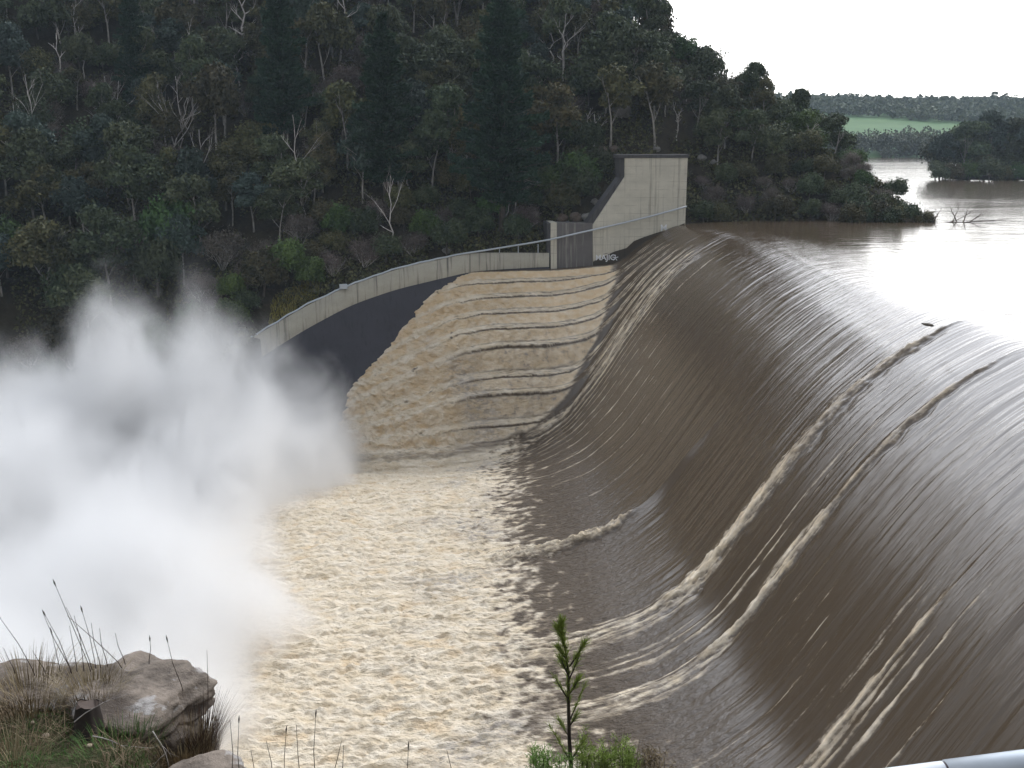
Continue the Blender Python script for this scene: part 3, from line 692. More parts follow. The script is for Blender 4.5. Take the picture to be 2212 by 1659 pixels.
def pine_meshes(seed, h, w, n=15000):
    r = np.random.RandomState(seed); C = []; axis = []
    mb = MB(); mb.tube([(0, 0, -1), (0.1, 0, h * .35), (.05, .1, h * .7), (0, 0, h)], [.55, .42, .25, .05], 8)
    zz = h * .13
    while zz < h * .985:
        f = 1 - zz / h; L_ = w / 2 * (f ** .62) * r.uniform(.72, 1.1) * (1 if zz > h * .22 else .7)
        nb_ = r.randint(4, 7); a0 = r.rand() * 6.28
        for k in range(nb_):
            an = a0 + k * 6.28 / nb_ + r.randn() * .25; Lk = L_ * r.uniform(.6, 1.15)
            tip = Vector((math.cos(an) * Lk, math.sin(an) * Lk, zz + Lk * r.uniform(-.12, .22)))
            mb.tube([(0, 0, zz), ((tip.x) * .5, tip.y * .5, zz - .03 * Lk), tip], [.1 * f + .03, .06 * f + .02, .02], 4, cap=False)
            m_ = max(20, int(n * .0042 * (Lk + 1)))
            t = r.rand(m_) ** .7; wdt = .16 * Lk + .3
            px = np.array([0, 0, zz]) + np.outer(t, np.array(tip) - np.array([0, 0, zz]))
            side = np.array([-math.sin(an), math.cos(an), 0]); px += np.outer(r.randn(m_) * wdt * .7 * (1.15 - t), side); px[:, 2] += r.randn(m_) * .22 + .12 * Lk * t * t - .1
            C.append(px); axis.append(np.tile([math.cos(an), math.sin(an), .45], (m_, 1)))
        zz += r.uniform(.55, .95) * (1 if h > 20 else .7)
    C = np.concatenate(C); A = np.concatenate(axis); n_ = len(C)
    a = A + r.randn(n_, 3) * .45; a /= np.linalg.norm(a, axis=1)[:, None]; b = np.cross(a, r.randn(n_, 3)); b /= np.linalg.norm(b, axis=1)[:, None]
    s = r.uniform(.25, .5, n_)[:, None]
    q = np.stack([C - b * s * .35, C + a * s * 1.2 - b * s * .12, C + a * s * 1.2 + b * s * .15, C + b * s * .35], 1)
    tone = np.clip(.45 + .25 * r.randn(n_) + .25 * np.sin(C[:, 2] * 1.7) , 0, 1); cols = np.repeat(tone, 4)
    cr_ = mesh_np('crown', q.reshape(-1, 3), np.arange(n_ * 4).reshape(-1, 4), M['pine'], smooth=False, cols={'tone': np.stack([cols] * 3 + [np.ones_like(cols)], -1)})
    return take(cr_), take(mb.build('trunk', M['bark'], smooth=True))
PR['pine'] = [pine_meshes(5, 34, 17), pine_meshes(8, 30, 14), pine_meshes(13, 26, 12)]

def put(kind, k, loc, s=1.0, rz=0.0, name='tree', label=None, cat='tree', group=None, sz=None, lean=(0, 0)):
    cm, tm = PR[kind][k % len(PR[kind])]
    e = empty(name, loc, rz); e.scale = (s, s, s if sz is None else sz); e.rotation_euler = (lean[0], lean[1], rz)
    tag(e, label, cat, group)
    for nm, me in (('crown', cm), ('trunk', tm)):
        o = bpy.data.objects.new('foliage' if (nm == 'crown' and name == 'shrub') else ('stem' if name == 'shrub' else nm), me); col.objects.link(o); o.parent = e
    return e

# ---- named pines
for (u, v, k, s, lab) in [(1085, 500, 0, 1.12, 'largest dark pine, rising out of the top of the picture left of the tower'),
                          (835, 440, 1, 1.0, 'tall dark conical pine left of the largest pine, its tip just in the picture'),
                          (615, 330, 2, 1.15, 'slim dark pine standing behind the lower end of the curved wall'),
                          (300, 250, 2, .85, 'small dark pine high on the left part of the slope')]:
    p = on_bank(u, v); put('pine', k, p, s, u * .01, 'pine_tree', lab, 'pine tree', 'dark pines on the slope')

# ---- dead trees with bleached trunks: (base u, v, top u, v, radius, style, label)
DEAD = [(79, 341, 72, 170, .17, 'y', 'bleached dead tree forking into a Y at the far left of the slope'),
        (134, 226, 134, 80, .26, 't', 'straight pale dead trunk near the top left corner'),
        (183, 185, 181, 60, .14, 't', 'thin pale trunk just right of the thick straight one, top left'),
        (317, 217, 315, 35, .18, 's', 'tall dead tree with one long branch reaching right, upper left'),
        (514, 187, 518, 62, .2, 's', 'curved pale dead tree below the big crooked gum, upper centre left'),
        (533, 118, 530, -12, .42, 'c', 'thick crooked bleached gum trunk reaching the top edge, left of the pines'),
        (373, 345, 412, 195, .2, 'f', 'wide fan-shaped bare white tree at mid slope above the spray'),
        (433, 443, 441, 277, .2, 'y', 'bare dead tree with arms spread like a Y, right of the white fan tree'),
        (582, 409, 592, 290, .2, 't', 'short bright white broken trunk above the lower end of the parapet'),
        (652, 482, 648, 250, .17, 's', 'tall thin grey dead pole tree leaning slightly left, behind the parapet'),
        (421, 33, 424, -20, .36, 't', 'thick pale trunk stub cut by the top edge of the picture'),
        (849, 552, 847, 373, .2, 'y', 'slender white dead tree with a Y top standing just above the curved handrail'),
        (1113, 488, 1118, 366, .18, 'h', 'pale dead tree with hanging twigs left of the stained block'),
        (1088, 492, 1112, 372, .15, 'h', 'leaning dead stem crossing its paler neighbour left of the stained block'),
        (1280, 340, 1284, 245, .2, 's', 'pale dead tree on bare ground just above the tower corner'),
        (1193, 145, 1188, 18, .24, 'c', 'white branching dead gum right of the largest pine, left one of two'),
        (1211, 180, 1224, 32, .26, 's', 'white sinuous dead gum right of the largest pine, right one of two'),
        (1357, 230, 1364, 122, .2, 'f', 'pale many-stemmed dead tree above and behind the tower'),
        (962, 152, 962, -5, .3, 't', 'dark straight trunk between the two tall pines'),
        (739, 145, 742, -10, .34, 'c', 'big grey gum trunk with broken arms left of the conical pine'),
        (1640, 250, 1641, 208, .42, 'b', 'thick broken white stump trunk among green trees on the headland'),
        (1600, 178, 1632, 128, .16, 'f', 'bare dead tree standing on the skyline of the headland'),
        (1712, 312, 1765, 262, .15, 's', 'long white dead limb leaning right on the headland slope'),
        (1795, 250, 1800, 200, .14, 'f', 'thin bare tree on the skyline near the tip of the headland')]
def tree_dead(u, v, tu, tv, rad, style, lab, seed):
    p = on_bank(u, v); rng = random.Random(seed); sc_ = p.y / FPX
    top = Vector((p.x + (tu - u) * sc_, p.y + rng.uniform(-1, 1), p.z + (v - tv) * sc_)); e = empty('dead_tree', p); tag(e, lab, 'dead tree')
    mb = MB(); br = MB(); H_ = top - p; pts = []; n = 9; rad = rad * (.62 if style != 'b' else .9)
    for i in range(n + 1):
        f_ = i / n; q = Vector((0, 0, -.8)) + H_ * f_ + Vector((math.sin(f_ * 5 + seed) * .03, math.cos(f_ * 4 + seed) * .03, 0)) * H_.length * (.9 if style in 'csf' else .4)
        pts.append(q + Vector((rng.gauss(0, 1), rng.gauss(0, 1), 0)) * H_.length * (.012 if style != 'c' else .025))
    cut = n if style != 'b' else n
    mb.tube(pts, [rad * (1.15 - .88 * i / n) if style != 'b' else rad * (1.2 - .5 * i / n) for i in range(n + 1)], 7)
    ln = H_.length
    if style == 'y': specs = [(4, (-.6, .1, 1), .32), (5, (.6, 0, 1.1), .38), (6, (-.3, .2, 1), .3), (3, (-.9, 0, .5), .14), (7, (.4, .3, 1), .2), (2, (.8, 0, .3), .09)]
    elif style == 'f': specs = [(2, (.7, 0, 1), .6), (3, (.9, .2, .9), .5), (2, (-.25, 0, 1.2), .6), (4, (.5, 0, 1), .45), (5, (.8, 0, .6), .35), (5, (-.6, 0, .8), .3), (6, (.3, -.3, 1), .3)]
    elif style == 's': specs = [(5, (.9, 0, .8), .3), (6, (-.6, 0, .9), .2), (4, (.5, .6, .6), .2), (7, (.5, 0, 1), .2), (3, (-.8, 0, .3), .1)]
    elif style == 'c': specs = [(4, (.9, 0, .5), .22), (5, (-.8, 0, .9), .26), (6, (.8, 0, .4), .2), (3, (-.7, 0, .6), .2), (7, (-.5, .3, .9), .22), (8, (.4, 0, 1), .2)]
    elif style == 'h': specs = [(7, (.9, 0, .1), .28), (8, (.8, .2, -.4), .3), (8, (-.6, 0, -.2), .2), (6, (.6, 0, -.2), .22), (3, (-.4, 0, -.8), .2), (8, (.9, 0, -.7), .3)]
    elif style == 'b': specs = [(7, (-.8, 0, .5), .3), (8, (.6, 0, 1), .3), (8, (-.4, 0, 1.2), .35), (4, (.9, 0, .15), .4)]
    else: specs = [(6, (.7, 0, .8), .12), (7, (-.6, .2, .9), .14), (8, (.3, 0, 1), .16), (4, (-.9, 0, .2), .06)]
    for i, d, l in specs:
        branchy(br, pts[i], d, ln * l, rad * (1.0 - .75 * i / n), 2 if l > .15 else 1, rng, .38, 3, .12, 4, 5)
    mb.build('trunk', M['dead'] if 'dark' not in lab else M['bark'], e, smooth=True); br.build('branches', M['dead'] if 'dark' not in lab else M['bark'], e, smooth=True)
    return e
rgd = random.Random(55); ex_ = []
for q_ in range(26):
    u = [rgd.uniform(10, 700), rgd.uniform(700, 1300), rgd.uniform(10, 1000), rgd.uniform(1250, 1700)][q_ % 4]; v = rgd.uniform(90, 420) if u < 1250 else rgd.uniform(180, 330)
    ex_.append((u, v))
ex_.sort(); cnt_ = {}
NW = ['first', 'second', 'third', 'fourth', 'fifth', 'sixth', 'seventh', 'eighth', 'ninth', 'tenth', 'eleventh', 'twelfth', 'thirteenth', 'fourteenth', 'fifteenth']
for q_, (u, v) in enumerate(ex_):
    h_ = rgd.uniform(90, 170) if u < 1250 else rgd.uniform(50, 90); st_ = rgd.choice('tstcs')
    wh = 'above the spray' if u < 560 else 'above the curved wall' if u < 1150 else 'around the tower'; cnt_[wh] = cnt_.get(wh, 0) + 1
    DEAD.append((u, v, u + rgd.uniform(-14, 14), v - h_, rgd.uniform(.13, .2), st_, 'thin bare pale trunk %s, %s such trunk from the left' % (wh, NW[cnt_[wh] - 1])))
for k, a_ in enumerate(DEAD): tree_dead(*a_, seed=400 + k)

# ---- hand-placed live trees
def special(kind, k, u, v, s, name, lab, cat, sz=None, rz=0.0, y=None):
    p = on_bank(u, v) if y is None else aty(u, v, y); return put(kind, k, p, s, rz, name, lab, cat, None, sz)
SP = [special('green', 0, 368, 600, 1.35, 'bushy_tree', 'spreading bright green tree on a pale trunk just above the spray plume', 'tree', 1.9),
      special('bush', 1, 570, 640, 1.05, 'shrub', 'rounded olive bush beside the yellow grass at the end of the parapet', 'shrub', 1.1),
      special('green', 2, 15, 600, 1.2, 'bushy_tree', 'lit yellow-green tree at the left edge of the picture above the spray', 'tree', 1.5),
      special('bluegum', 0, 290, 610, .5, 'gum_tree', 'small blue-green sapling tree between spray and spreading green tree', 'tree'),
      special('green', 1, 1245, 420, 1.1, 'bushy_tree', 'bright green bushy tree just left of the tower', 'tree'),
      special('green', 0, 1190, 440, .9, 'bushy_tree', 'green bushy tree two crowns left of the tower', 'tree')]
# ---- mass of the forest on the slope, one thing each
rng = random.Random(12)
taken = [Vector((e.location.x, e.location.y)) for e in SP]
cands = []
yq = 108.0
while yq < 285:
    xq = -125.0
    while xq < 84:
        x = xq + rng.uniform(-2.6, 2.6); y = yq + rng.uniform(-2.3, 2.3); xq += 5.6 + max(0, (y - 200)) * .02
        yf = float(foot(x)) if x < -38 else (float(y_wall(x)) + (1.5 if x < 6.3 else 4.5) if x < 28.3 else 173.5)
        if y < yf + .6: continue
        z = float(bank(x, y))
        if x > 64 and y < 182 or z < -1.3 and x > 29: continue
        u, v = proj((x, y, z)); ut, vt = proj((x, y, z + 11))
        if u < -90 or u > 2120 or vt < -430 or vt > 1000 or v < -60: continue
        if 1290 < u < 1500 and 330 < v < 600 and y < 190: continue
        if x > 0 and x < 34 and 176 < y < 188 and rng.random() < .3: continue
        if min([(Vector((x, y)) - q).length for q in taken] + [9]) < (2.0 if y < yf + 12 else 2.6): continue
        taken.append(Vector((x, y))); cands.append((x, y, z, u, v))
    yq += 5.3
print('candidates', len(cands))
for _ in range(900):      # thicket along the foot of the slope
    x = rng.uniform(-110, 70); yf = float(foot(x)) if x < -38 else (float(y_wall(x)) + (1.5 if x < 6.3 else 4.5) if x < 28.3 else 173.5)
    y = yf + rng.uniform(.8, 13); z = float(bank(x, y)); u, v = proj((x, y, z))
    if u < -60 or u > 2040 or z < -1.3 and x > 29 or x > 64 or 1290 < u < 1500 and 330 < v < 600 and y < 190: continue
    if min([(Vector((x, y)) - q).length for q in taken]) < 3.1: continue
    taken.append(Vector((x, y))); cands.append((x, y, z, u, v))
print('with thicket', len(cands))
cands.sort(key=lambda c: c[1]); 
if len(cands) > 700: cands = cands[:700]
KINDS = {'gum': ('gum_tree', 'gum tree', 'dull green tall gum'), 'bluegum': ('gum_tree', 'gum tree', 'blue-green gum'), 'olivegum': ('gum_tree', 'gum tree', 'olive brown gum'),
         'green': ('bushy_tree', 'tree', 'fresh green bushy tree'), 'bush': ('bushy_tree', 'tree', 'rounded olive bushy tree'), 'dull': ('bushy_tree', 'tree', 'rounded grey-green tree'),
         'greybush': ('leafless_shrub', 'shrub', 'leafless grey twiggy shrub')}
def zone(u, v):
    if u < 150: return 'at the far left end of the slope'
    if u < 330: return 'above the left half of the spray'
    if u < 560: return 'above the right half of the spray'
    if u < 700: return 'behind the lower end of the parapet'
    if u < 900: return 'below and around the conical pine'
    if u < 1060: return 'between the two tall pines'
    if u < 1200: return 'around the largest pine'
    if u < 1340: return 'left of the tower'
    if u < 1490: return 'behind the tower'
    if u < 1650: return 'right of the tower'
    if u < 1850: return 'on the middle of the headland'
    return 'at the water end of the headland'
ORD = ['lowest', 'second lowest', 'third lowest', 'fourth from the bottom', 'fifth from the bottom', 'sixth from the bottom', 'seventh from the bottom', 'eighth from the bottom', 'ninth from the bottom', 'tenth from the bottom',
       'eleventh from the bottom', 'twelfth from the bottom', 'thirteenth from the bottom', 'fourteenth from the bottom', 'fifteenth from the bottom', 'sixteenth from the bottom'] + ['number %d from the bottom' % k for k in range(17, 60)]
groups = {}
ORDL = ['first', 'second', 'third', 'fourth', 'fifth', 'sixth', 'seventh', 'eighth', 'ninth']
for (x, y, z, u, v) in cands:
    r_ = rng.random(); low = (y - (float(y_wall(x)) if x > -38 else float(foot(x)))) < 14
    if x > 45 and z < 3: kind = rng.choice(['bush', 'dull', 'greybush', 'greybush', 'dull'])
    elif low: kind = rng.choice(['bush', 'dull', 'green', 'greybush', 'greybush', 'bush', 'dull'])
    elif x > 28: kind = rng.choice(['gum', 'olivegum', 'bush', 'dull', 'dull', 'bush', 'green', 'gum'])
    else: kind = rng.choice(['gum', 'gum', 'bluegum', 'olivegum', 'olivegum', 'dull', 'bush', 'greybush'])
    s = rng.uniform(.75, 1.2) * (1.15 if kind in ('bush', 'dull', 'green') and not low else 1)
    if x > 30: s *= .78
    if low: s *= .78
    nm, cat, word = KINDS[kind]
    e = put(kind, rng.randint(0, 9), (x, y, z - .2), s, rng.uniform(0, 6.28), nm, None, cat, None, s * rng.uniform(.85, 1.2), (rng.gauss(0, .04), rng.gauss(0, .04)))
    groups.setdefault((zone(u, v), word), []).append((z, e))
for (zn, word), lst in groups.items():
    lst.sort(key=lambda q: q[0])
    for k, (z, e) in enumerate(lst):
        lab = '%s %s' % (word, zn)
        e['label'] = (lab if len(lst) == 1 else lab + ', ' + ORD[k]); e['group'] = {'leafless_shrub': 'leafless shrubs on the slope'}.get(e.name.split('.')[0], 'forest trees on the slope')

for k in range(7):
    x = 56 + k * 1.95; put(['bush', 'dull'][k % 2], k, (x, 173.2 + (k % 3) * 1.1, -1.6 - .04 * k), .72 + .1 * (k % 3) - .03 * k, k * 1.9, 'shrub', '%s bush overhanging the lake at the headland tip, %s from the left' % (['olive', 'grey-green'][k % 2], ORDL[k]), 'shrub', 'bushes overhanging the lake at the headland tip')
# yellow flowering wattles high between pines
for k, (u, v, s) in enumerate([(690, 95, .55), (800, 45, .6), (890, 30, .5)]):
    p = on_bank(u, v); cm = take(blob_crown('crown', M['yellow'], round_lobes(k + 33, 5, 5), 1800, .16, 150 + k, hollow=.5)); PR['yel'] = [(cm, PR['green'][0][1])]
    put('yel', 0, p + Vector((0, -3, 2.5)), s * 1.6, k, 'bushy_tree', ['yellow flowering wattle left of the conical pine', 'yellow flowering wattle at the tip of the conical pine', 'yellow flowering wattle between the tall pines near the top edge'][k], 'tree')

# boulders by the tower and on the bank
def boulder(name, loc, dim, seed, mat, lab, cat='boulder', sub=3, amp=.22, parent=None, flat=0):
    bm = bmesh.new(); bmesh.ops.create_icosphere(bm, subdivisions=sub, radius=1)
    co = np.array([v.co[:] for v in bm.verts])
    n_ = fbm(co[:, 0] * 1.3 + seed, co[:, 1] * 1.3 + co[:, 2] * 1.7, 4, seed) * amp * 2 + fbm(co[:, 2] * 2.3 + seed, co[:, 0] * 2.1 - co[:, 1], 3, seed + 4) * amp
    for v, k in zip(bm.verts, n_):
        c = v.co * (1 + k); m_ = max(abs(c.x), abs(c.y), abs(c.z)); c = c * (1 - .35 * flat) + c / m_ * .35 * flat * c.length
        v.co = Vector((c.x * dim[0], c.y * dim[1], c.z * dim[2]))
    me = bpy.data.meshes.new(name); bm.to_mesh(me); bm.free(); me.polygons.foreach_set('use_smooth', np.ones(len(me.polygons), bool)); me.materials.append(mat)
    o = bpy.data.objects.new(name, me); col.objects.link(o); o.location = loc; o.rotation_euler = (0, 0, seed * .7)
    if parent: o.parent = parent
    else: tag(o, lab, cat)
    return o
M['farrock'] = ground_mat('brown_rock', (.12, .09, .07), (.19, .15, .12), (.08, .06, .05), 1.2)
M['palerock'] = ground_mat('pale_rock', (.2, .19, .18), (.3, .29, .27), (.12, .11, .1), 1.2)
for k, (u, v, s, mt, lab) in enumerate([(1215, 477, 1.3, 'farrock', 'brown rounded boulder behind the stained block, left one'), (1243, 476, 1.2, 'farrock', 'brown boulder behind the stained block, middle one'), (1268, 472, 1.0, 'palerock', 'pale boulder at the foot of the tower buttress'),
                               (966, 548, .8, 'palerock', 'small pale boulder just above the curved handrail'), (1300, 330, 1.2, 'farrock', 'brown rocky ledge above left of the tower top'), (1325, 326, 1.0, 'farrock', 'brown rock against the tower top corner'),
                               (1417, 326, .8, 'palerock', 'pale rock lying behind the tower top'), (1515, 345, .9, 'palerock', 'pale rock right of the tower on bare ground'), (1540, 352, .7, 'palerock', 'smaller pale rock right of the tower'), (1340, 245, 2.2, 'palerock', 'large grey rock slab among trees above the tower'),
                               (1285, 440, .8, 'palerock', 'pale rock beside the sloping tower edge')]):
    p = on_bank(u, v); boulder('boulder', p, (s, s * .8, s * .75), 20 + k, M[mt], lab)

# yellow grass patch at end of parapet
def blades(name, pts, hgt, wid, seed, mat, bend=.4, parent=None, label=None, cat=None, kind=None, group=None, spread=.25):
    r = np.random.RandomState(seed); pts = np.asarray(pts, float); n = len(pts); an = r.rand(n) * 6.28
    h = hgt * r.uniform(.5, 1.15, n); d = np.stack([np.cos(an), np.sin(an)], -1); ln = r.rand(n) * bend + spread * r.rand(n)
    sd_ = np.stack([-d[:, 1], d[:, 0]], -1); Vv = []
    for f_, wf in ((0, 1), (.4, .8), (.75, .5), (1, .12)):
        c = pts.copy(); c[:, :2] += d * (h * ln * (f_ * .4 + f_ * f_ * .8))[:, None]; c[:, 2] += h * f_ * (1 - .25 * ln * f_)
        off = np.zeros_like(c); off[:, :2] = sd_ * (wid * wf * r.uniform(.6, 1.3, n))[:, None]; Vv += [c - off, c + off]
    Vv = np.stack(Vv, 1).reshape(-1, 3); b = np.arange(n)[:, None] * 8
    F = np.concatenate([np.concatenate([b + k, b + k + 1, b + k + 3, b + k + 2], 1) for k in (0, 2, 4)])
    tn = np.repeat(np.clip(.5 + .3 * r.randn(n), 0, 1), 8)
    o = mesh_np(name, Vv, F, mat, parent, smooth=False, cols={'tone': np.stack([tn] * 3 + [np.ones_like(tn)], -1)})
    return tag(o, label, cat, group, kind)
M['drygrass'] = foliage_mat('dry_grass_blades', (.12, .085, .045), (.33, .27, .16), .1)
M['greengrass'] = foliage_mat('green_grass_blades', (.035, .075, .015), (.09, .17, .03), .1)
M['yellowgrass'] = foliage_mat('yellow_grass_blades', (.14, .12, .03), (.3, .24, .07), .1)
M['stalk'] = foliage_mat('dark_stalks', (.05, .035, .025), (.16, .12, .08), .1)
rr = np.random.RandomState(3); gx = rr.uniform(-37, -30, 1500); gy = y_wall(gx) + rr.uniform(.8, 5, 1500)
blades('grass', np.stack([gx, gy, bank(gx, gy)], -1), .6, .07, 8, M['yellowgrass'], kind='stuff', label='yellow green grass behind the lower end of the parapet', cat='grass')

# undergrowth over the whole bank (countless small leaves)
n = 150000; rr = np.random.RandomState(9); gx = rr.uniform(-120, 74, n); yf = np.where(gx < -38, foot(gx), np.where(gx < 28.3, y_wall(gx) + .8, 174.0)); gy = yf + rr.rand(n) ** 1.3 * 75
gz = bank(gx, gy); ok = ~((gx > 10) & (gx < 29) & (gy < 176)) & (gz < 90) & (gz > -34) & ((gx < 29) | (gz > -.5)) & (fbm(gx * .12, gy * .12, 3, 44) > -.12); gx, gy, gz = gx[ok], gy[ok], gz[ok]; n = len(gx)
C = np.stack([gx, gy, gz + rr.rand(n) ** 1.3 * np.clip(1.0 + 3.2 * fbm(gx * .16 + 5, gy * .16, 3, 45), .5, 3.2)], -1); a = rr.randn(n, 3); a /= np.linalg.norm(a, axis=1)[:, None]; b = np.cross(a, rr.randn(n, 3)); b /= np.linalg.norm(b, axis=1)[:, None]; s = rr.uniform(.15, .4, n)[:, None]
q = np.stack([C - b * s, C + a * s * .7, C + b * s, C - a * s * .6], 1); tn = np.repeat(rr.rand(n), 4)
tag(mesh_np('undergrowth', q.reshape(-1, 3), np.arange(n * 4).reshape(-1, 4), M['olive'], smooth=False, cols={'tone': np.stack([tn] * 3 + [np.ones_like(tn)], -1)}),
    'dark low ferns and scrub covering the forest floor', 'undergrowth', kind='stuff')

# ---- drifting branch at the water end of the headland
e = empty('driftwood', aty(2075, 487, 172)); e.location.z = 0; tag(e, 'bare dark branch of driftwood sticking out of the lake off the headland tip', 'driftwood')
mb = MB(); rng2 = random.Random(5)
branchy(mb, (-3.5, 0, -.2), (1, 0, .05), 8.5, .13, 2, rng2, .5, 4, .1, 5, 5)
for px, dd in ((-1.5, (.6, 0, 1)), (-.6, (-.5, .1, .9)), (1.2, (.9, 0, .5)), (-4.6, (.4, 0, 1)), (0.3, (.2, 0, 1))): branchy(mb, (px, 0, -.1), dd, 2.7, .11, 2, rng2, .5, 2, .05, 4, 5)
mb.build('branch', M['bark'], e, smooth=True)
mb = MB()
for k in range(5): branchy(mb, (-6 - k * .8, rng2.uniform(-.6, .6), 0), (rng2.uniform(-1, 1), 0, .35), 1.8, .07, 1, rng2, .6, 3)
mb.build('twigs', M['bark'], e, smooth=True)
boulder('floating_log', atz(2005, 702, 0) + Vector((0, 0, .02)), (.55, .16, .12), 3, M['bark'], 'tiny dark log floating alone on the bright lake', 'log', 2)

# ================================================================== FAR LAND
def farhill(x, y):
    z = np.interp(y, [560, 655, 668, 760, 900, 1060, 1250], [-8, -2, 2.0, 9, 26, 44, 40])
    z = z + sst(680, 1000, y) * (5 * fbm(x * .006, y * .006, 3, 120)) - sst(100, 900, x - 250) * sst(800, 1000, y) * 6
    return z
fx = np.arange(-200, 1180, 10.); fy = np.concatenate([np.arange(560, 700, 5.), np.arange(700, 1240, 12.)])
FX, FY = np.meshgrid(fx, fy, indexing='ij'); FZ = farhill(FX, FY)
def far_mat():
    m, t, p, o = new_mat('far_slope'); tc = t.nodes.new('ShaderNodeTexCoord'); P = tc.outputs['Object']
    n = noise_node(t, P, .02, 5, .6); 
    t.links.new(mixc(t, ramp(t, n.outputs['Fac'], [(.4, 0.0), (.6, 1.0)]), (.045, .12, .03), (.07, .15, .04)), p.inputs['Base Color'])
    p.inputs['Roughness'].default_value = .95; return m
M['field'] = far_mat()
tag(mesh_np('far_hills', np.stack([FX, FY, FZ], -1).reshape(-1, 3), grid_faces(len(fx), len(fy)), M['field']), kind='structure')
def wood(name, pts, hgt, n_per, leaf, mat, seed, lab):
    r = np.random.RandomState(seed); P = np.asarray(pts); m_ = len(P); hh = hgt * r.uniform(.6, 1.3, m_); wd = hh * r.uniform(.28, .42, m_)
    C = np.repeat(P, n_per, 0); hh = np.repeat(hh, n_per); wd = np.repeat(wd, n_per); k = len(C)
    th = r.rand(k) * 6.28; cz = r.uniform(-.8, 1, k); sz_ = np.sqrt(1 - np.clip(cz, -1, 1) ** 2); rad = .6 + .4 * r.rand(k)
    C = C + np.stack([sz_ * np.cos(th) * wd * rad, sz_ * np.sin(th) * wd * rad, hh * (.58 + .4 * cz * rad)], -1)
    a = r.randn(k, 3); a /= np.linalg.norm(a, axis=1)[:, None]; b = np.cross(a, r.randn(k, 3)); b /= np.linalg.norm(b, axis=1)[:, None]; s = leaf * r.uniform(.6, 1.3, k)[:, None]
    q = np.stack([C - b * s, C + a * s * .8, C + b * s, C - a * s * .8], 1)
    tn = np.repeat(np.clip(np.repeat(r.rand(m_), n_per) * .7 + r.rand(k) * .3, 0, 1), 4)
    return tag(mesh_np(name, q.reshape(-1, 3), np.arange(k * 4).reshape(-1, 4), mat, smooth=False, cols={'tone': np.stack([tn] * 3 + [np.ones_like(tn)], -1)}), lab, 'woodland', kind='stuff')
r = np.random.RandomState(77)
def field_gap(x, y):     # the open green paddock seen between the woods
    return (y > 735) & (y < 905 - (x - 240) * .9) & (x > 225)
px = r.uniform(120, 700, 5200); py = r.uniform(790, 1090, 5200); ok = ~((py < 930 - (px - 240) * .45) & (px < 700))
px, py = px[ok], py[ok]
wood('far_woodland', np.stack([px, py, farhill(px, py) - 1], -1), 9, 26, 1.5, M['gum'], 5, 'hazy wooded ridge beyond the lake')
px = r.uniform(190, 560, 900); py = 657 + 60 * r.rand(900) ** 1.8
wood('far_shore_woodland', np.stack([px, py, farhill(px, py) - 1.5], -1), 13, 60, .8, M['gum'], 6, 'hazy trees along the far lake shore below the green paddock')
# skyline trees on the far ridge
for k, (u, s) in enumerate([(1945, 1.1), (1965, .8), (2010, .9), (2095, 1.3), (2120, 1.1), (2180, 1.0)]):
    x = (u - 1106) / FPX * 1075; put('gum', k, (x, 1060, float(farhill(x, 1060.)) + 1), s * .75, k, 'gum_tree',
        'tiny hazy tree on the far skyline beyond the lake, %s from the left' % ['first', 'second', 'third', 'fourth', 'fifth', 'sixth'][k], 'gum tree', 'trees on the far skyline')
# forest continuing out of the picture to the left
r = np.random.RandomState(78); px = r.uniform(-176, -84, 1500); py = r.uniform(118, 300, 1500); pu = 1106 + FPX * px / (py * .97); ok = (pu < -75) & (py > foot(px) + 2)
px, py = px[ok][:420], py[ok][:420]
wood('left_woodland', np.stack([px, py, bank(px, py)], -1), 10, 260, .45, M['gum'], 15, 'dark forest continuing beyond the left edge of the picture')
# right headland
hx = np.arange(118, 330, 3.); hy = np.arange(320, 420, 3.); HX, HY = np.meshgrid(hx, hy, indexing='ij')
HZ = -2 + 3.0 * sst(0, 10, (HX - .402 * HY + 3)) * sst(331, 342, HY) * sst(420, 400, HY) + .5 * fbm(HX * .1, HY * .1, 3, 5)
tag(mesh_np('headland', np.stack([HX, HY, HZ], -1).reshape(-1, 3), grid_faces(len(hx), len(hy)), M['hill']), kind='structure')
rng3 = random.Random(31); hn = 0
W_ = ['first', 'second', 'third', 'fourth', 'fifth', 'sixth', 'seventh', 'eighth', 'ninth', 'tenth', 'eleventh', 'twelfth', 'thirteenth', 'fourteenth']
for k, (x, y, kind, s, szz) in enumerate([(136, 341, 'dull', .9, .8), (140, 345, 'bluegum', 1.15, 1.15), (146, 344, 'gum', 1.5, 1.5), (151, 342, 'bush', 1.1, 1.1), (155, 348, 'bluegum', 1.75, 1.8), (160, 343, 'dull', 1.35, 1.2), (164, 350, 'gum', 1.7, 1.6),
                                          (169, 344, 'bluegum', 1.5, 1.5), (174, 351, 'gum', 1.6, 1.6), (179, 345, 'dull', 1.6, 1.4), (184, 352, 'bluegum', 1.8, 1.7), (190, 346, 'gum', 1.5, 1.5), (143, 340, 'dull', .8, .6), (166, 340, 'dull', .9, .7)]):
    put(kind, k, (x, y, .6), s, k * 1.3, 'gum_tree' if 'gum' in kind else 'bushy_tree', 'hazy %s tree on the right headland across the water, %s planted from its tip' % ('gum' if 'gum' in kind else 'bushy', W_[k]), 'tree', 'trees on the right headland', szz)

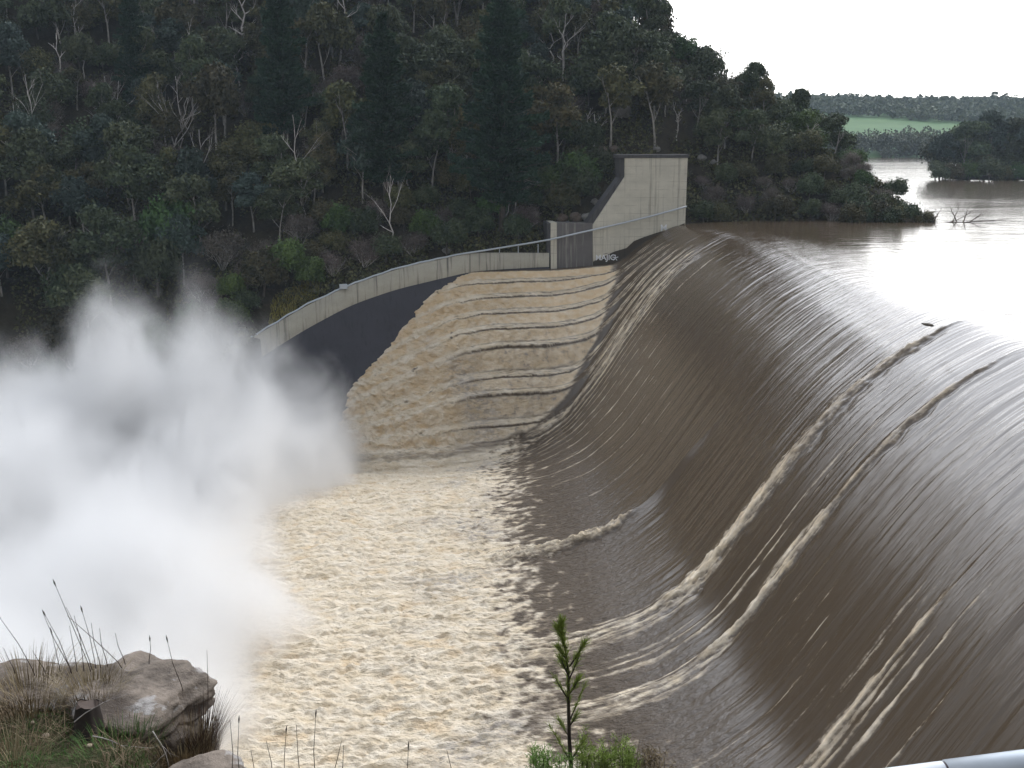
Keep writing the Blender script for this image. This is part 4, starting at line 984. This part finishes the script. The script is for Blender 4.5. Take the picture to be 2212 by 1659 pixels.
for k in range(13):
    x = 134.5 + k * 5.2; kd = ['dull', 'bush', 'green'][k % 3]
    put(kd, k, (x, 334 + (k % 3) * 1.5, -1.6), .95 + .12 * (k % 4), k * 2.1, 'shrub', 'low %s shrub hanging over the water edge of the right headland, %s from its tip' % ({'dull': 'grey-green', 'bush': 'olive', 'green': 'green'}[kd], W_[k]), 'shrub', 'shrubs along the right headland shore')
for k in range(9):
    x = 141 + k * 7.3; put('dull', k + 1, (x, 350 + (k % 2) * 3, .5), 1.9, k * 1.1, 'bushy_tree', 'dense grey-green tree in the back row of the right headland, %s from the left' % W_[k], 'tree', 'back row trees of the right headland', 2.1)
# ================================================================== NEAR BANK
def near(x, y):
    base = 12.1 - .55 * y
    base = np.where(y > 7, base - (y - 7) * 3.2, base)
    mound = sst(-1.35, -2.2, x + .25 * (y - 5)) * sst(2.5, 4.2, y) * sst(7.6, 6.3, y)
    z = base * (1 - mound) + mound * (10.52 - .10 * (y - 5) - .06 * (x + 3))
    z = np.where(y > 16, -30, z); z = np.maximum(z, -30)
    return z + .05 * fbm(x * 1.2, y * 1.2, 4, 140) + .018 * fbm(x * 8, y * 8, 3, 141)
nx = np.concatenate([np.arange(-60, -5, 2.5), np.arange(-5, 3, .045), np.arange(3, 60, 2.5)]); ny = np.concatenate([np.arange(-40, 2, 2.), np.arange(2, 8, .045), np.arange(8, 22, 1.)])
NX, NY = np.meshgrid(nx, ny, indexing='ij'); NZ = near(NX, NY)
M['soil'] = ground_mat('mossy_soil', (.10, .072, .045), (.055, .07, .025), (.16, .12, .08), 3.0)
tag(mesh_np('near_bank', np.stack([NX, NY, NZ], -1).reshape(-1, 3), grid_faces(len(nx), len(ny)), M['soil']), kind='structure')
def rock_mat():
    m, t, p, o = new_mat('lichen_rock'); tc = t.nodes.new('ShaderNodeTexCoord'); P = tc.outputs['Object']
    n = noise_node(t, P, 5, 7, .65); c = mixc(t, ramp(t, n.outputs['Fac'], [(.35, 0.0), (.65, 1.0)]), (.065, .05, .038), (.21, .17, .135))
    n2 = noise_node(t, P, 3.2, 5, .6, .6); c = mixc(t, ramp(t, n2.outputs['Fac'], [(.57, 0.0), (.63, .7)]), c, (.34, .33, .32))
    n3 = noise_node(t, mapping(t, P, (1, 1, 1), (3, 3, 3)), 4, 5, .65); c = mixc(t, ramp(t, n3.outputs['Fac'], [(.55, 0.0), (.65, .8)]), c, (.05, .035, .025))
    t.links.new(c, p.inputs['Base Color']); p.inputs['Roughness'].default_value = .9
    nf = noise_node(t, P, 22, 6, .7)
    t.links.new(bump(t, n.outputs['Fac'], .8, .06, bump(t, nf.outputs['Fac'], .6, .015)), p.inputs['Normal']); return m
M['rock'] = rock_mat()
boulder('rock_outcrop', aty(285, 1520, 6.2), (.47, .42, .15), 6, M['rock'], 'big flat-topped lichen-spotted rock in the bottom left corner', 'rock', 5, .16, None, 1)
boulder('rock_outcrop', aty(70, 1515, 6.3), (.62, .4, .17), 9, M['rock'], 'low grass-covered rock at the left edge, behind the stump', 'rock', 5, .14, None, 1)
boulder('rock_outcrop', aty(375, 1600, 6.05), (.17, .2, .13), 4, M['rock'], 'dark undercut rock below the right end of the big rock', 'rock', 4, .16, None, 1)
boulder('rock_slab', aty(440, 1690, 5.4), (.26, .25, .06), 12, M['rock'], 'pale flat rock slab cut by the bottom edge, right of the undercut rock', 'rock', 4, .12, None, 1)
# stump
sp_ = aty(190, 1545, 5.75); st = tag(empty('tree_stump', sp_), 'small charred dark stump in front of the big rock', 'stump')
mb = MB(); rs = random.Random(2); ring = 18; V_ = []; F_ = []
for lv, (zz, rd) in enumerate([(-.14, .115), (-.05, .085), (.02, .072), (.075, .066)]):
    for k in range(ring):
        an = 2 * math.pi * k / ring; q = rd * (1 + .12 * math.sin(an * 5 + 1) + rs.uniform(-.06, .06)); V_.append((math.cos(an) * q, math.sin(an) * q, zz + (.012 * math.sin(an * 3) if lv == 3 else 0)))
for lv in range(3):
    for k in range(ring): k2 = (k + 1) % ring; F_.append((lv * ring + k, lv * ring + k2, (lv + 1) * ring + k2, (lv + 1) * ring + k))
mb.add(V_, F_); mb.build('bark', simple('charred_bark', (.03, .022, .018), .9, 0, .5, 40), st, smooth=True)
mb = MB(); mb.add([(x * .97, y * .97, .072 + .01 * math.sin(k)) for k, (x, y, z) in enumerate(V_[-ring:])], [tuple(range(ring))]); mb.build('cut_top', simple('reddish_cut_wood', (.05, .03, .02), .8, 0, .3, 60), st)
# pebbles
M['pebble'] = simple('pale_pebble', (.4, .31, .23), .8, 0, .25, 30)
for k, (u, v, s, lab) in enumerate([(99, 1591, .022, 'orange-pink round pebble on the mossy soil, left one'), (218, 1572, .024, 'pale yellowish pebble on the mossy soil below the stump'), (193, 1613, .018, 'dark grey pebble below the pale one'), (70, 1563, .015, 'small white pebble near the green grass at left')]):
    d = ray(u, v); 
    for y in np.arange(3, 8, .01):
        p = np.array([0, 0, CH]) + d / d[1] * y
        if p[2] < near(p[0], p[1]): break
    boulder('pebble', Vector(p) + Vector((0, 0, .006)), (s, s, s * .7), 40 + k, M['pebble'], lab, 'pebble', 3, .08)
# grasses near
r = np.random.RandomState(21)
def on_near(x, y): return np.stack([x, y, near(x, y) - .01], -1)
gx = r.uniform(-3.6, -1.6, 9000); gy = r.uniform(4.2, 6.2, 9000); k_ = fbm(gx * 1.6, gy * 1.6, 3, 7) > -.02
blades('grass', on_near(gx[k_], gy[k_]), .05, .0022, 1, M['greengrass'], 1.0, kind='stuff', label='short green mossy grass on the near bank', cat='grass')
gx = r.uniform(-3.7, -1.5, 7000); gy = r.uniform(4.3, 6.6, 7000); k_ = fbm(gx * 1.3 + 9, gy * 1.3, 3, 8) > .0
blades('dry_grass', on_near(gx[k_], gy[k_]), .13, .002, 2, M['drygrass'], 1.2, kind='stuff', label='dry straw-coloured grass around the rocks', cat='grass')
def tuft(c, n, rad, h, wid, seed, mat, lab, bend=.35, spread=.3):
    r = np.random.RandomState(seed); an = r.rand(n) * 6.28; q = rad * np.sqrt(r.rand(n)); p = np.stack([q * np.cos(an), q * np.sin(an), 0 * q], -1)
    o = blades('grass_tuft', p, h, wid, seed, mat, bend, None, lab, 'grass tuft', None, None, spread); o.location = c; return o
tuft(aty(436, 1635, 6.0), 800, .11, .36, .0016, 5, M['stalk'], 'brown spiky grass tuft overhanging right of the big rock', .25, .35)
tuft(aty(395, 1640, 5.8), 400, .2, .2, .002, 6, M['drygrass'], 'dry straw tuft under the undercut rock')
tuft(aty(60, 1510, 6.0), 500, .3, .2, .002, 7, M['drygrass'], 'pale dry grass tuft over the low left rock', .9)
tuft(aty(200, 1500, 6.1), 350, .2, .16, .002, 8, M['drygrass'], 'dry grass tuft growing over the left end of the big rock', .9)
tuft(aty(260, 1620, 5.5), 300, .25, .1, .002, 9, M['greengrass'], 'short bright green tuft in front of the rocks', .6)
tuft(aty(30, 1650, 5.2), 260, .2, .16, .002, 10, M['drygrass'], 'dry grass tuft in the bottom left corner', .8)
# tall stalks, one thing each
STK = [((190, 1432), (120, 1265)), ((195, 1432), (143, 1312)), ((150, 1440), (93, 1325)), ((205, 1430), (178, 1322)), ((255, 1430), (145, 1330)), ((230, 1428), (215, 1357)), ((70, 1445), (0, 1335)), ((95, 1445), (70, 1405)), ((30, 1445), (8, 1400)),
       ((150, 1440), (98, 1330)), ((268, 1425), (249, 1368)), ((165, 1438), (150, 1352)), ((322, 1425), (324, 1385)), ((392, 1480), (362, 1386)), ((447, 1600), (447, 1405)), ((128, 1440), (112, 1370)), ((215, 1430), (197, 1345)), ((180, 1436), (160, 1330)),
       ((615, 1700), (618, 1582)), ((650, 1700), (640, 1565)), ((590, 1700), (575, 1600)), ((682, 1700), (682, 1548)), ((712, 1700), (738, 1600)), ((735, 1700), (742, 1610)), ((520, 1700), (516, 1560)), ((548, 1700), (542, 1620)), ((985, 1700), (965, 1620)), ((885, 1700), (882, 1618)), ((500, 1700), (497, 1555))]
for k, ((u0, v0), (u1, v1)) in enumerate(STK):
    yy_ = 6.1 if u0 < 480 else 5.2
    a_ = aty(u0, v0, yy_); b_ = aty(u1, v1, yy_ + .05 * math.sin(k)); mid = (a_ + b_) / 2 + Vector((.012 * math.sin(k * 2.3), 0, .004)); g = float(near(a_.x, a_.y))
    root = a_ + (a_ - mid) * .15; root.z = min(root.z, g if u0 > 480 else root.z) - .02
    e = empty('grass_stalk', root); mb = MB(); mb.tube([Vector((0, 0, 0)), a_ - root, mid - root, b_ - root], [.0028, .0026, .0021, .0012], 5); mb.build('stem', M['stalk'], e, smooth=True)
    if k % 3 == 0 or k in (13, 21):
        mb = MB(); dd = (b_ - mid).normalized(); mb.tube([b_ - root - dd * .005, b_ - root + dd * .02, b_ - root + dd * .045], [.002, .0048, .001], 6); mb.build('seed_head', M['stalk'], e, smooth=True)
    side = 'behind the rocks' if u0 < 300 else ('beside the big rock' if u0 < 480 else 'by the bottom edge left of the sapling')
    ranked = sorted([s_ for s_ in STK if (s_[0][0] < 300) == (u0 < 300) and (s_[0][0] < 480) == (u0 < 480)], key=lambda s_: s_[1][0]); ix = ranked.index(((u0, v0), (u1, v1)))
    e['label'] = 'thin dry stalk %s, %s from the left' % (side, (W_ + ['fifteenth', 'sixteenth'])[ix] if ix < 16 else 'last'); e['category'] = 'grass stalk'; e['group'] = 'thin stalks standing up from the bank'
# fallen dry twigs near the stump
for k, (a_, b_, lab) in enumerate([((160, 1560), (215, 1500), 'bleached twig curving up left of the stump'), ((200, 1590), (300, 1625), 'long bleached twig lying below the stump'), ((330, 1580), (350, 1655), 'forked grey twig under the undercut rock')]):
    A, B = aty(*a_, 5.5), aty(*b_, 5.6); e = empty('twig', A); mb = MB(); branchy(mb, (0, 0, 0), B - A, (B - A).length, .004, 2, random.Random(k), .4, 3, 0, 5, 5); mb.build('branches', M['dead'], e, smooth=True); tag(e, lab, 'twig')

# ---- sapling
sb = aty(1238, 1720, 5.0); sap = tag(empty('sapling', Vector((sb.x, sb.y, float(near(sb.x, sb.y))))), 'thin young conifer sapling with green brush-like tips at the bottom centre', 'sapling')
def SA(u, v, dy=0): return aty(u, v, 5.0 + dy) - sap.location
M['sapneedle'] = foliage_mat('sapling_needles', (.12, .2, .035), (.3, .42, .1), .05)
M['sapbark'] = bark_mat('sapling_bark', (.02, .014, .01), (.06, .045, .035), 40)
mb = MB(); mb.tube([Vector((0, 0, -.05)), SA(1238, 1720), SA(1230, 1600), SA(1228, 1520), SA(1228, 1450), SA(1220, 1400), SA(1212, 1365)], [.013, .0125, .0105, .009, .006, .004, .0025], 8); mb.build('stem', M['sapbark'], sap, smooth=True)
BR = [((1230, 1440), (1262, 1390), 1), ((1224, 1400), (1205, 1360), 1), ((1228, 1470), (1250, 1420), 0), ((1229, 1500), (1248, 1470), 1), ((1229, 1560), (1262, 1480), 0), ((1227, 1510), (1200, 1465), 0), ((1229, 1570), (1245, 1545), 0), ((1236, 1650), (1190, 1570), 0), ((1228, 1430), (1208, 1400), 1), ((1228, 1460), (1213, 1425), 1), ((1229, 1590), (1210, 1560), 0), ((1234, 1640), (1260, 1600), 0)]
tips = [((1212, 1385), (1212, 1345), 1.5)]
for k, (a_, b_, lf) in enumerate(BR):
    mb = MB(); A, B = SA(*a_), SA(*b_, .04 * math.sin(k * 2)); mb.tube([A, (A + B) / 2 + Vector((0, 0, -.006)), B], [.0045, .0035, .0015], 6); mb.build('branch', M['sapbark'], sap, smooth=True); tips.append((a_, b_, 1.0 if lf else .35))
r = np.random.RandomState(5); Vv = []; tn = []
def needles(A, B, n, ln):
    ax = (B - A); al = ax.length; ax = ax.normalized()
    for _ in range(n):
        t = r.rand() ** .8; c = A + (B - A) * (.25 + .8 * t) + Vector(r.randn(3) * .003); d = (ax * 1.2 + Vector(r.randn(3)) * .42).normalized(); sd = d.cross(Vector(r.randn(3))).normalized() * .0018
        l = ln * r.uniform(.6, 1.2); Vv.extend([c - sd, c + sd, c + d * l + sd * .3, c + d * l - sd * .3]); tn.extend([r.rand()] * 4)
for a_, b_, q in tips: needles(SA(*a_), SA(*b_), int(190 * q), .05)
for (a_, b_, q) in [((1228, 1520), (1224, 1400), .9), ((1229, 1540), (1228, 1480), 1.0), ((1221, 1415), (1213, 1360), 1.2)]: needles(SA(*a_), SA(*b_), int(150 * q), .05)
Vv = np.array([tuple(v) for v in Vv]); tn = np.array(tn)
mesh_np('needles', Vv, np.arange(len(Vv)).reshape(-1, 4), M['sapneedle'], sap, smooth=False, cols={'tone': np.stack([tn] * 3 + [np.ones_like(tn)], -1)})
# ---- low greenery at the bottom
def bushlet(u, v, w_, h_, n, seed, mat, lab, y=5.0):
    p = aty(u, v, y); e = tag(empty('shrub', p), lab, 'shrub'); r = np.random.RandomState(seed); mb = MB(); Vv = []; tn = []
    for k in range(16):
        a = Vector((r.uniform(-.6, .6) * w_, r.uniform(-.3, .3) * w_, -.3)); b = Vector((a.x * 1.4 + r.randn() * .02, a.y * 1.4, h_ * r.uniform(.35, 1.0) * (1 - .5 * abs(a.x) / w_)))
        mb.tube([a, (a + b) / 2 + Vector((r.randn() * .01, 0, 0)), b], [.004, .003, .0012], 5)
        for _ in range(n // 16):
            t = r.uniform(.3, 1.05); c = a + (b - a) * t + Vector(r.randn(3) * .012); d = (Vector((r.randn() * .7, r.randn() * .7, .7))).normalized(); sd = d.cross(Vector(r.randn(3))).normalized() * .0022; l = .03 * r.uniform(.5, 1.3)
            Vv.extend([c - sd, c + sd, c + d * l + sd * .4, c + d * l - sd * .4]); tn.extend([r.rand()] * 4)
    mb.build('stem', M['sapbark'], e, smooth=True); Vv = np.array([tuple(v) for v in Vv]); tn = np.array(tn)
    mesh_np('foliage', Vv, np.arange(len(Vv)).reshape(-1, 4), mat, e, smooth=False, cols={'tone': np.stack([tn] * 3 + [np.ones_like(tn)], -1)})
bushlet(1185, 1668, .12, .15, 2600, 1, M['sapneedle'], 'feathery green shrub left of the sapling base')
bushlet(1275, 1664, .13, .19, 3000, 2, M['sapneedle'], 'green shrub just right of the sapling base')
bushlet(1345, 1668, .14, .19, 2800, 3, M['sapneedle'], 'olive brown shrub at the bottom edge, right of the green one')
bushlet(1405, 1672, .12, .14, 1500, 4, M['drygrass'], 'small sparse shrub at the bottom edge, rightmost of the low shrubs')
tuft(aty(1330, 1680, 4.9), 90, .16, .2, .0012, 15, M['stalk'], 'thin wispy grass rising among the bottom centre shrubs', .3, .3)
# ---- near pipe rail
A, B = aty(1880, 1700, 1.75), aty(2330, 1642, 1.75); e = tag(empty('pipe_rail', A), 'pale grey metal pipe rail crossing the bottom right corner', 'handrail')
ax = (B - A); mb = MB(); mb.tube([Vector((-.6, 0, -.02)) * 0 + ax * t for t in (-.6, 0, .36)], .03, 32); mb.build('rail', M['rail'], e, smooth=True)
mb = MB(); mb.tube([ax * .372, ax * 1.6], .0315, 32); mb.build('rail', M['rail'], e, smooth=True)
mb = MB(); mb.tube([ax * .3595, ax * .3725], .0285, 32); mb.build('joint', simple('dark_joint', (.05, .035, .035), .6), e, smooth=True)
for t in (-.4, 1.5):
    q = ax * t; g = float(near(A.x + q.x, A.y + q.y)) - A.z; mb = MB(); mb.tube([q + Vector((0, 0, -.02)), Vector((q.x, q.y, g - .1))], .022, 12); mb.build('post', M['rail'], e, smooth=True)

# ================================================================== SPRAY (volume) AND HAZE
# plumes: (x, y, top z, radius)
PL = [(-72, 112, -9, 16), (-54, 104, -10, 15), (-88, 110, -13, 14), (-50, 128, 0, 12), (-39, 128, -1, 9), (-60, 122, -8, 13), (-31, 112, -11, 10), (-28, 124, -12, 7), (-40, 100, -15, 15), (-60, 96, -17, 16), (-30, 96, -19, 9), (-46, 70, -15, 18), (-28, 72, -21, 8), (-34, 52, -15, 14), (-75, 80, -17, 18), (-24, 128, -17, 5), (-75, 105, -16, 14), (-66, 60, -12, 18), (-23, 58, -22, 6), (-26, 86, -22, 7), (-36, 60, -9, 14), (-28, 48, -9, 10), (-36, 84, -12, 13), (-36, 112, -12, 13), (-25, 66, -17, 7), (-50, 50, -9, 16), (-30, 104, -16, 8), (-32, 132, -9, 8), (-26, 139, -13, 6), (-24, 62, -13, 9), (-25, 76, -13, 10), (-62, 134, -12, 12)]
def sprtop(x, y):
    z = np.full_like(x, -36.0)
    for (a, b, t, rd) in PL:
        q = np.exp(-(((x - a) ** 2 + (y - b) ** 2) / (2 * (rd * .85) ** 2))); z = np.maximum(z, -36 + (t + 36) * q)
    return z
gx_ = np.arange(-112, -5, 2.5); gy_ = np.arange(32, 158, 2.5); SX, SY = np.meshgrid(gx_, gy_, indexing='ij'); ST = sprtop(SX, SY)
def spray_mat():
    m = bpy.data.materials.new('white_spray'); m.use_nodes = True; t = m.node_tree; t.nodes.clear(); o = t.nodes.new('ShaderNodeOutputMaterial')
    pv = t.nodes.new('ShaderNodeVolumePrincipled'); pv.inputs['Color'].default_value = (.97, .967, .962, 1); pv.inputs['Anisotropy'].default_value = 0.35
    tc = t.nodes.new('ShaderNodeTexCoord'); P = tc.outputs['Object']; sx_ = t.nodes.new('ShaderNodeSeparateXYZ')
    wn_ = noise_node(t, mapping(t, P, (.05, .05, .035)), 1, 2, .5)
    off = t.nodes.new('ShaderNodeVectorMath'); off.operation = 'MULTIPLY_ADD'; t.links.new(wn_.outputs['Color'], off.inputs[0]); off.inputs[1].default_value = (9, 9, 6); off.inputs[2].default_value = (-4.5, -4.5, -3)
    ad = t.nodes.new('ShaderNodeVectorMath'); ad.operation = 'ADD'; t.links.new(P, ad.inputs[0]); t.links.new(off.outputs[0], ad.inputs[1])
    t.links.new(ad.outputs[0], sx_.inputs[0]); X_, Y_, Z_ = sx_.outputs
    best = None
    for (a, b, tp, rd) in PL:
        # ((x-a)^2+(y-b)^2)/rd^2 + height above the pool relative to the plume's height
        dx = math_(t, 'MULTIPLY', math_(t, 'SUBTRACT', X_, a), 1 / rd); dy = math_(t, 'MULTIPLY', math_(t, 'SUBTRACT', Y_, b), 1 / rd); dz = math_(t, 'MULTIPLY', math_(t, 'ADD', Z_, 36), 1 / (tp + 36 - 1))
        q = math_(t, 'ADD', math_(t, 'MULTIPLY', dx, dx), math_(t, 'MULTIPLY', dy, dy)); q = math_(t, 'ADD', math_(t, 'MULTIPLY', q, .75), math_(t, 'MULTIPLY', dz, math_(t, 'ABSOLUTE', dz)))
        s_ = math_(t, 'SUBTRACT', 1, q)
        best = s_ if best is None else math_(t, 'MAXIMUM', best, s_)
    n1 = noise_node(t, mapping(t, P, (.15, .15, .11)), 1, 6, .62, .8)
    e_ = math_(t, 'ADD', best, math_(t, 'MULTIPLY', math_(t, 'SUBTRACT', n1.outputs['Fac'], .5), 1.4))
    dn = t.nodes.new('ShaderNodeMapRange'); dn.inputs['From Min'].default_value = 0.0; dn.inputs['From Max'].default_value = .8; dn.inputs['To Max'].default_value = .7; t.links.new(e_, dn.inputs['Value'])
    d2 = math_(t, 'MULTIPLY', dn.outputs[0], math_(t, 'ADD', dn.outputs[0], .12))
    zf = t.nodes.new('ShaderNodeMapRange'); zf.inputs['From Min'].default_value = -22; zf.inputs['From Max'].default_value = -5; zf.inputs['To Min'].default_value = 1; zf.inputs['To Max'].default_value = .45; t.links.new(sx_.outputs[2], zf.inputs['Value'])
    d2 = math_(t, 'MULTIPLY', d2, zf.outputs[0])
    t.links.new(d2, pv.inputs['Density']); t.links.new(pv.outputs[0], o.inputs['Volume']); return m
M['spray'] = spray_mat()
topz_ = np.where(ST < -34.5, -36, ST + 5.5); 
# closed hull following the plumes
ok = ST > -34.5
bm = bmesh.new(); ni, nj = SX.shape; vt = {}; vb = {}
cell = [(i, j) for i in range(ni - 1) for j in range(nj - 1) if ok[i, j] or ok[i + 1, j] or ok[i, j + 1] or ok[i + 1, j + 1]]
cs = set(cell)
def gv(d, i, j, z):
    if (i, j) not in d: d[(i, j)] = bm.verts.new((SX[i, j], SY[i, j], z))
    return d[(i, j)]
for (i, j) in cell:
    q = [(i, j), (i + 1, j), (i + 1, j + 1), (i, j + 1)]
    bm.faces.new([gv(vt, a, b, max(-33.0, topz_[a, b])) for a, b in q]); bm.faces.new([gv(vb, a, b, -37.0) for a, b in q][::-1])
    for k, (ni_, nj_) in enumerate([(i, j - 1), (i + 1, j), (i, j + 1), (i - 1, j)]):
        if (ni_, nj_) not in cs:
            a, b = q[k], q[(k + 1) % 4]; bm.faces.new([vb[a], vb[b], vt[b], vt[a]])
me = bpy.data.meshes.new('spray'); bm.to_mesh(me); bm.free(); me.materials.append(M['spray'])
sp = bpy.data.objects.new('spray', me); col.objects.link(sp); tag(sp, 'huge white cloud of spray boiling up at the foot of the weir', 'spray', kind='stuff')

HAZE = True
if HAZE:
    m = bpy.data.materials.new('haze_air'); m.use_nodes = True; t = m.node_tree; t.nodes.clear(); o = t.nodes.new('ShaderNodeOutputMaterial')
    pv = t.nodes.new('ShaderNodeVolumePrincipled'); pv.inputs['Color'].default_value = (.68, .82, .95, 1); pv.inputs['Density'].default_value = .00014; t.links.new(pv.outputs[0], o.inputs['Volume'])
    mb = MB(); mb.box((490, 470, 40), (1420, 1580, 164)); hz = mb.build('haze', m); tag(hz, 'thin grey-blue air between the camera and the far hills', 'haze', kind='stuff')
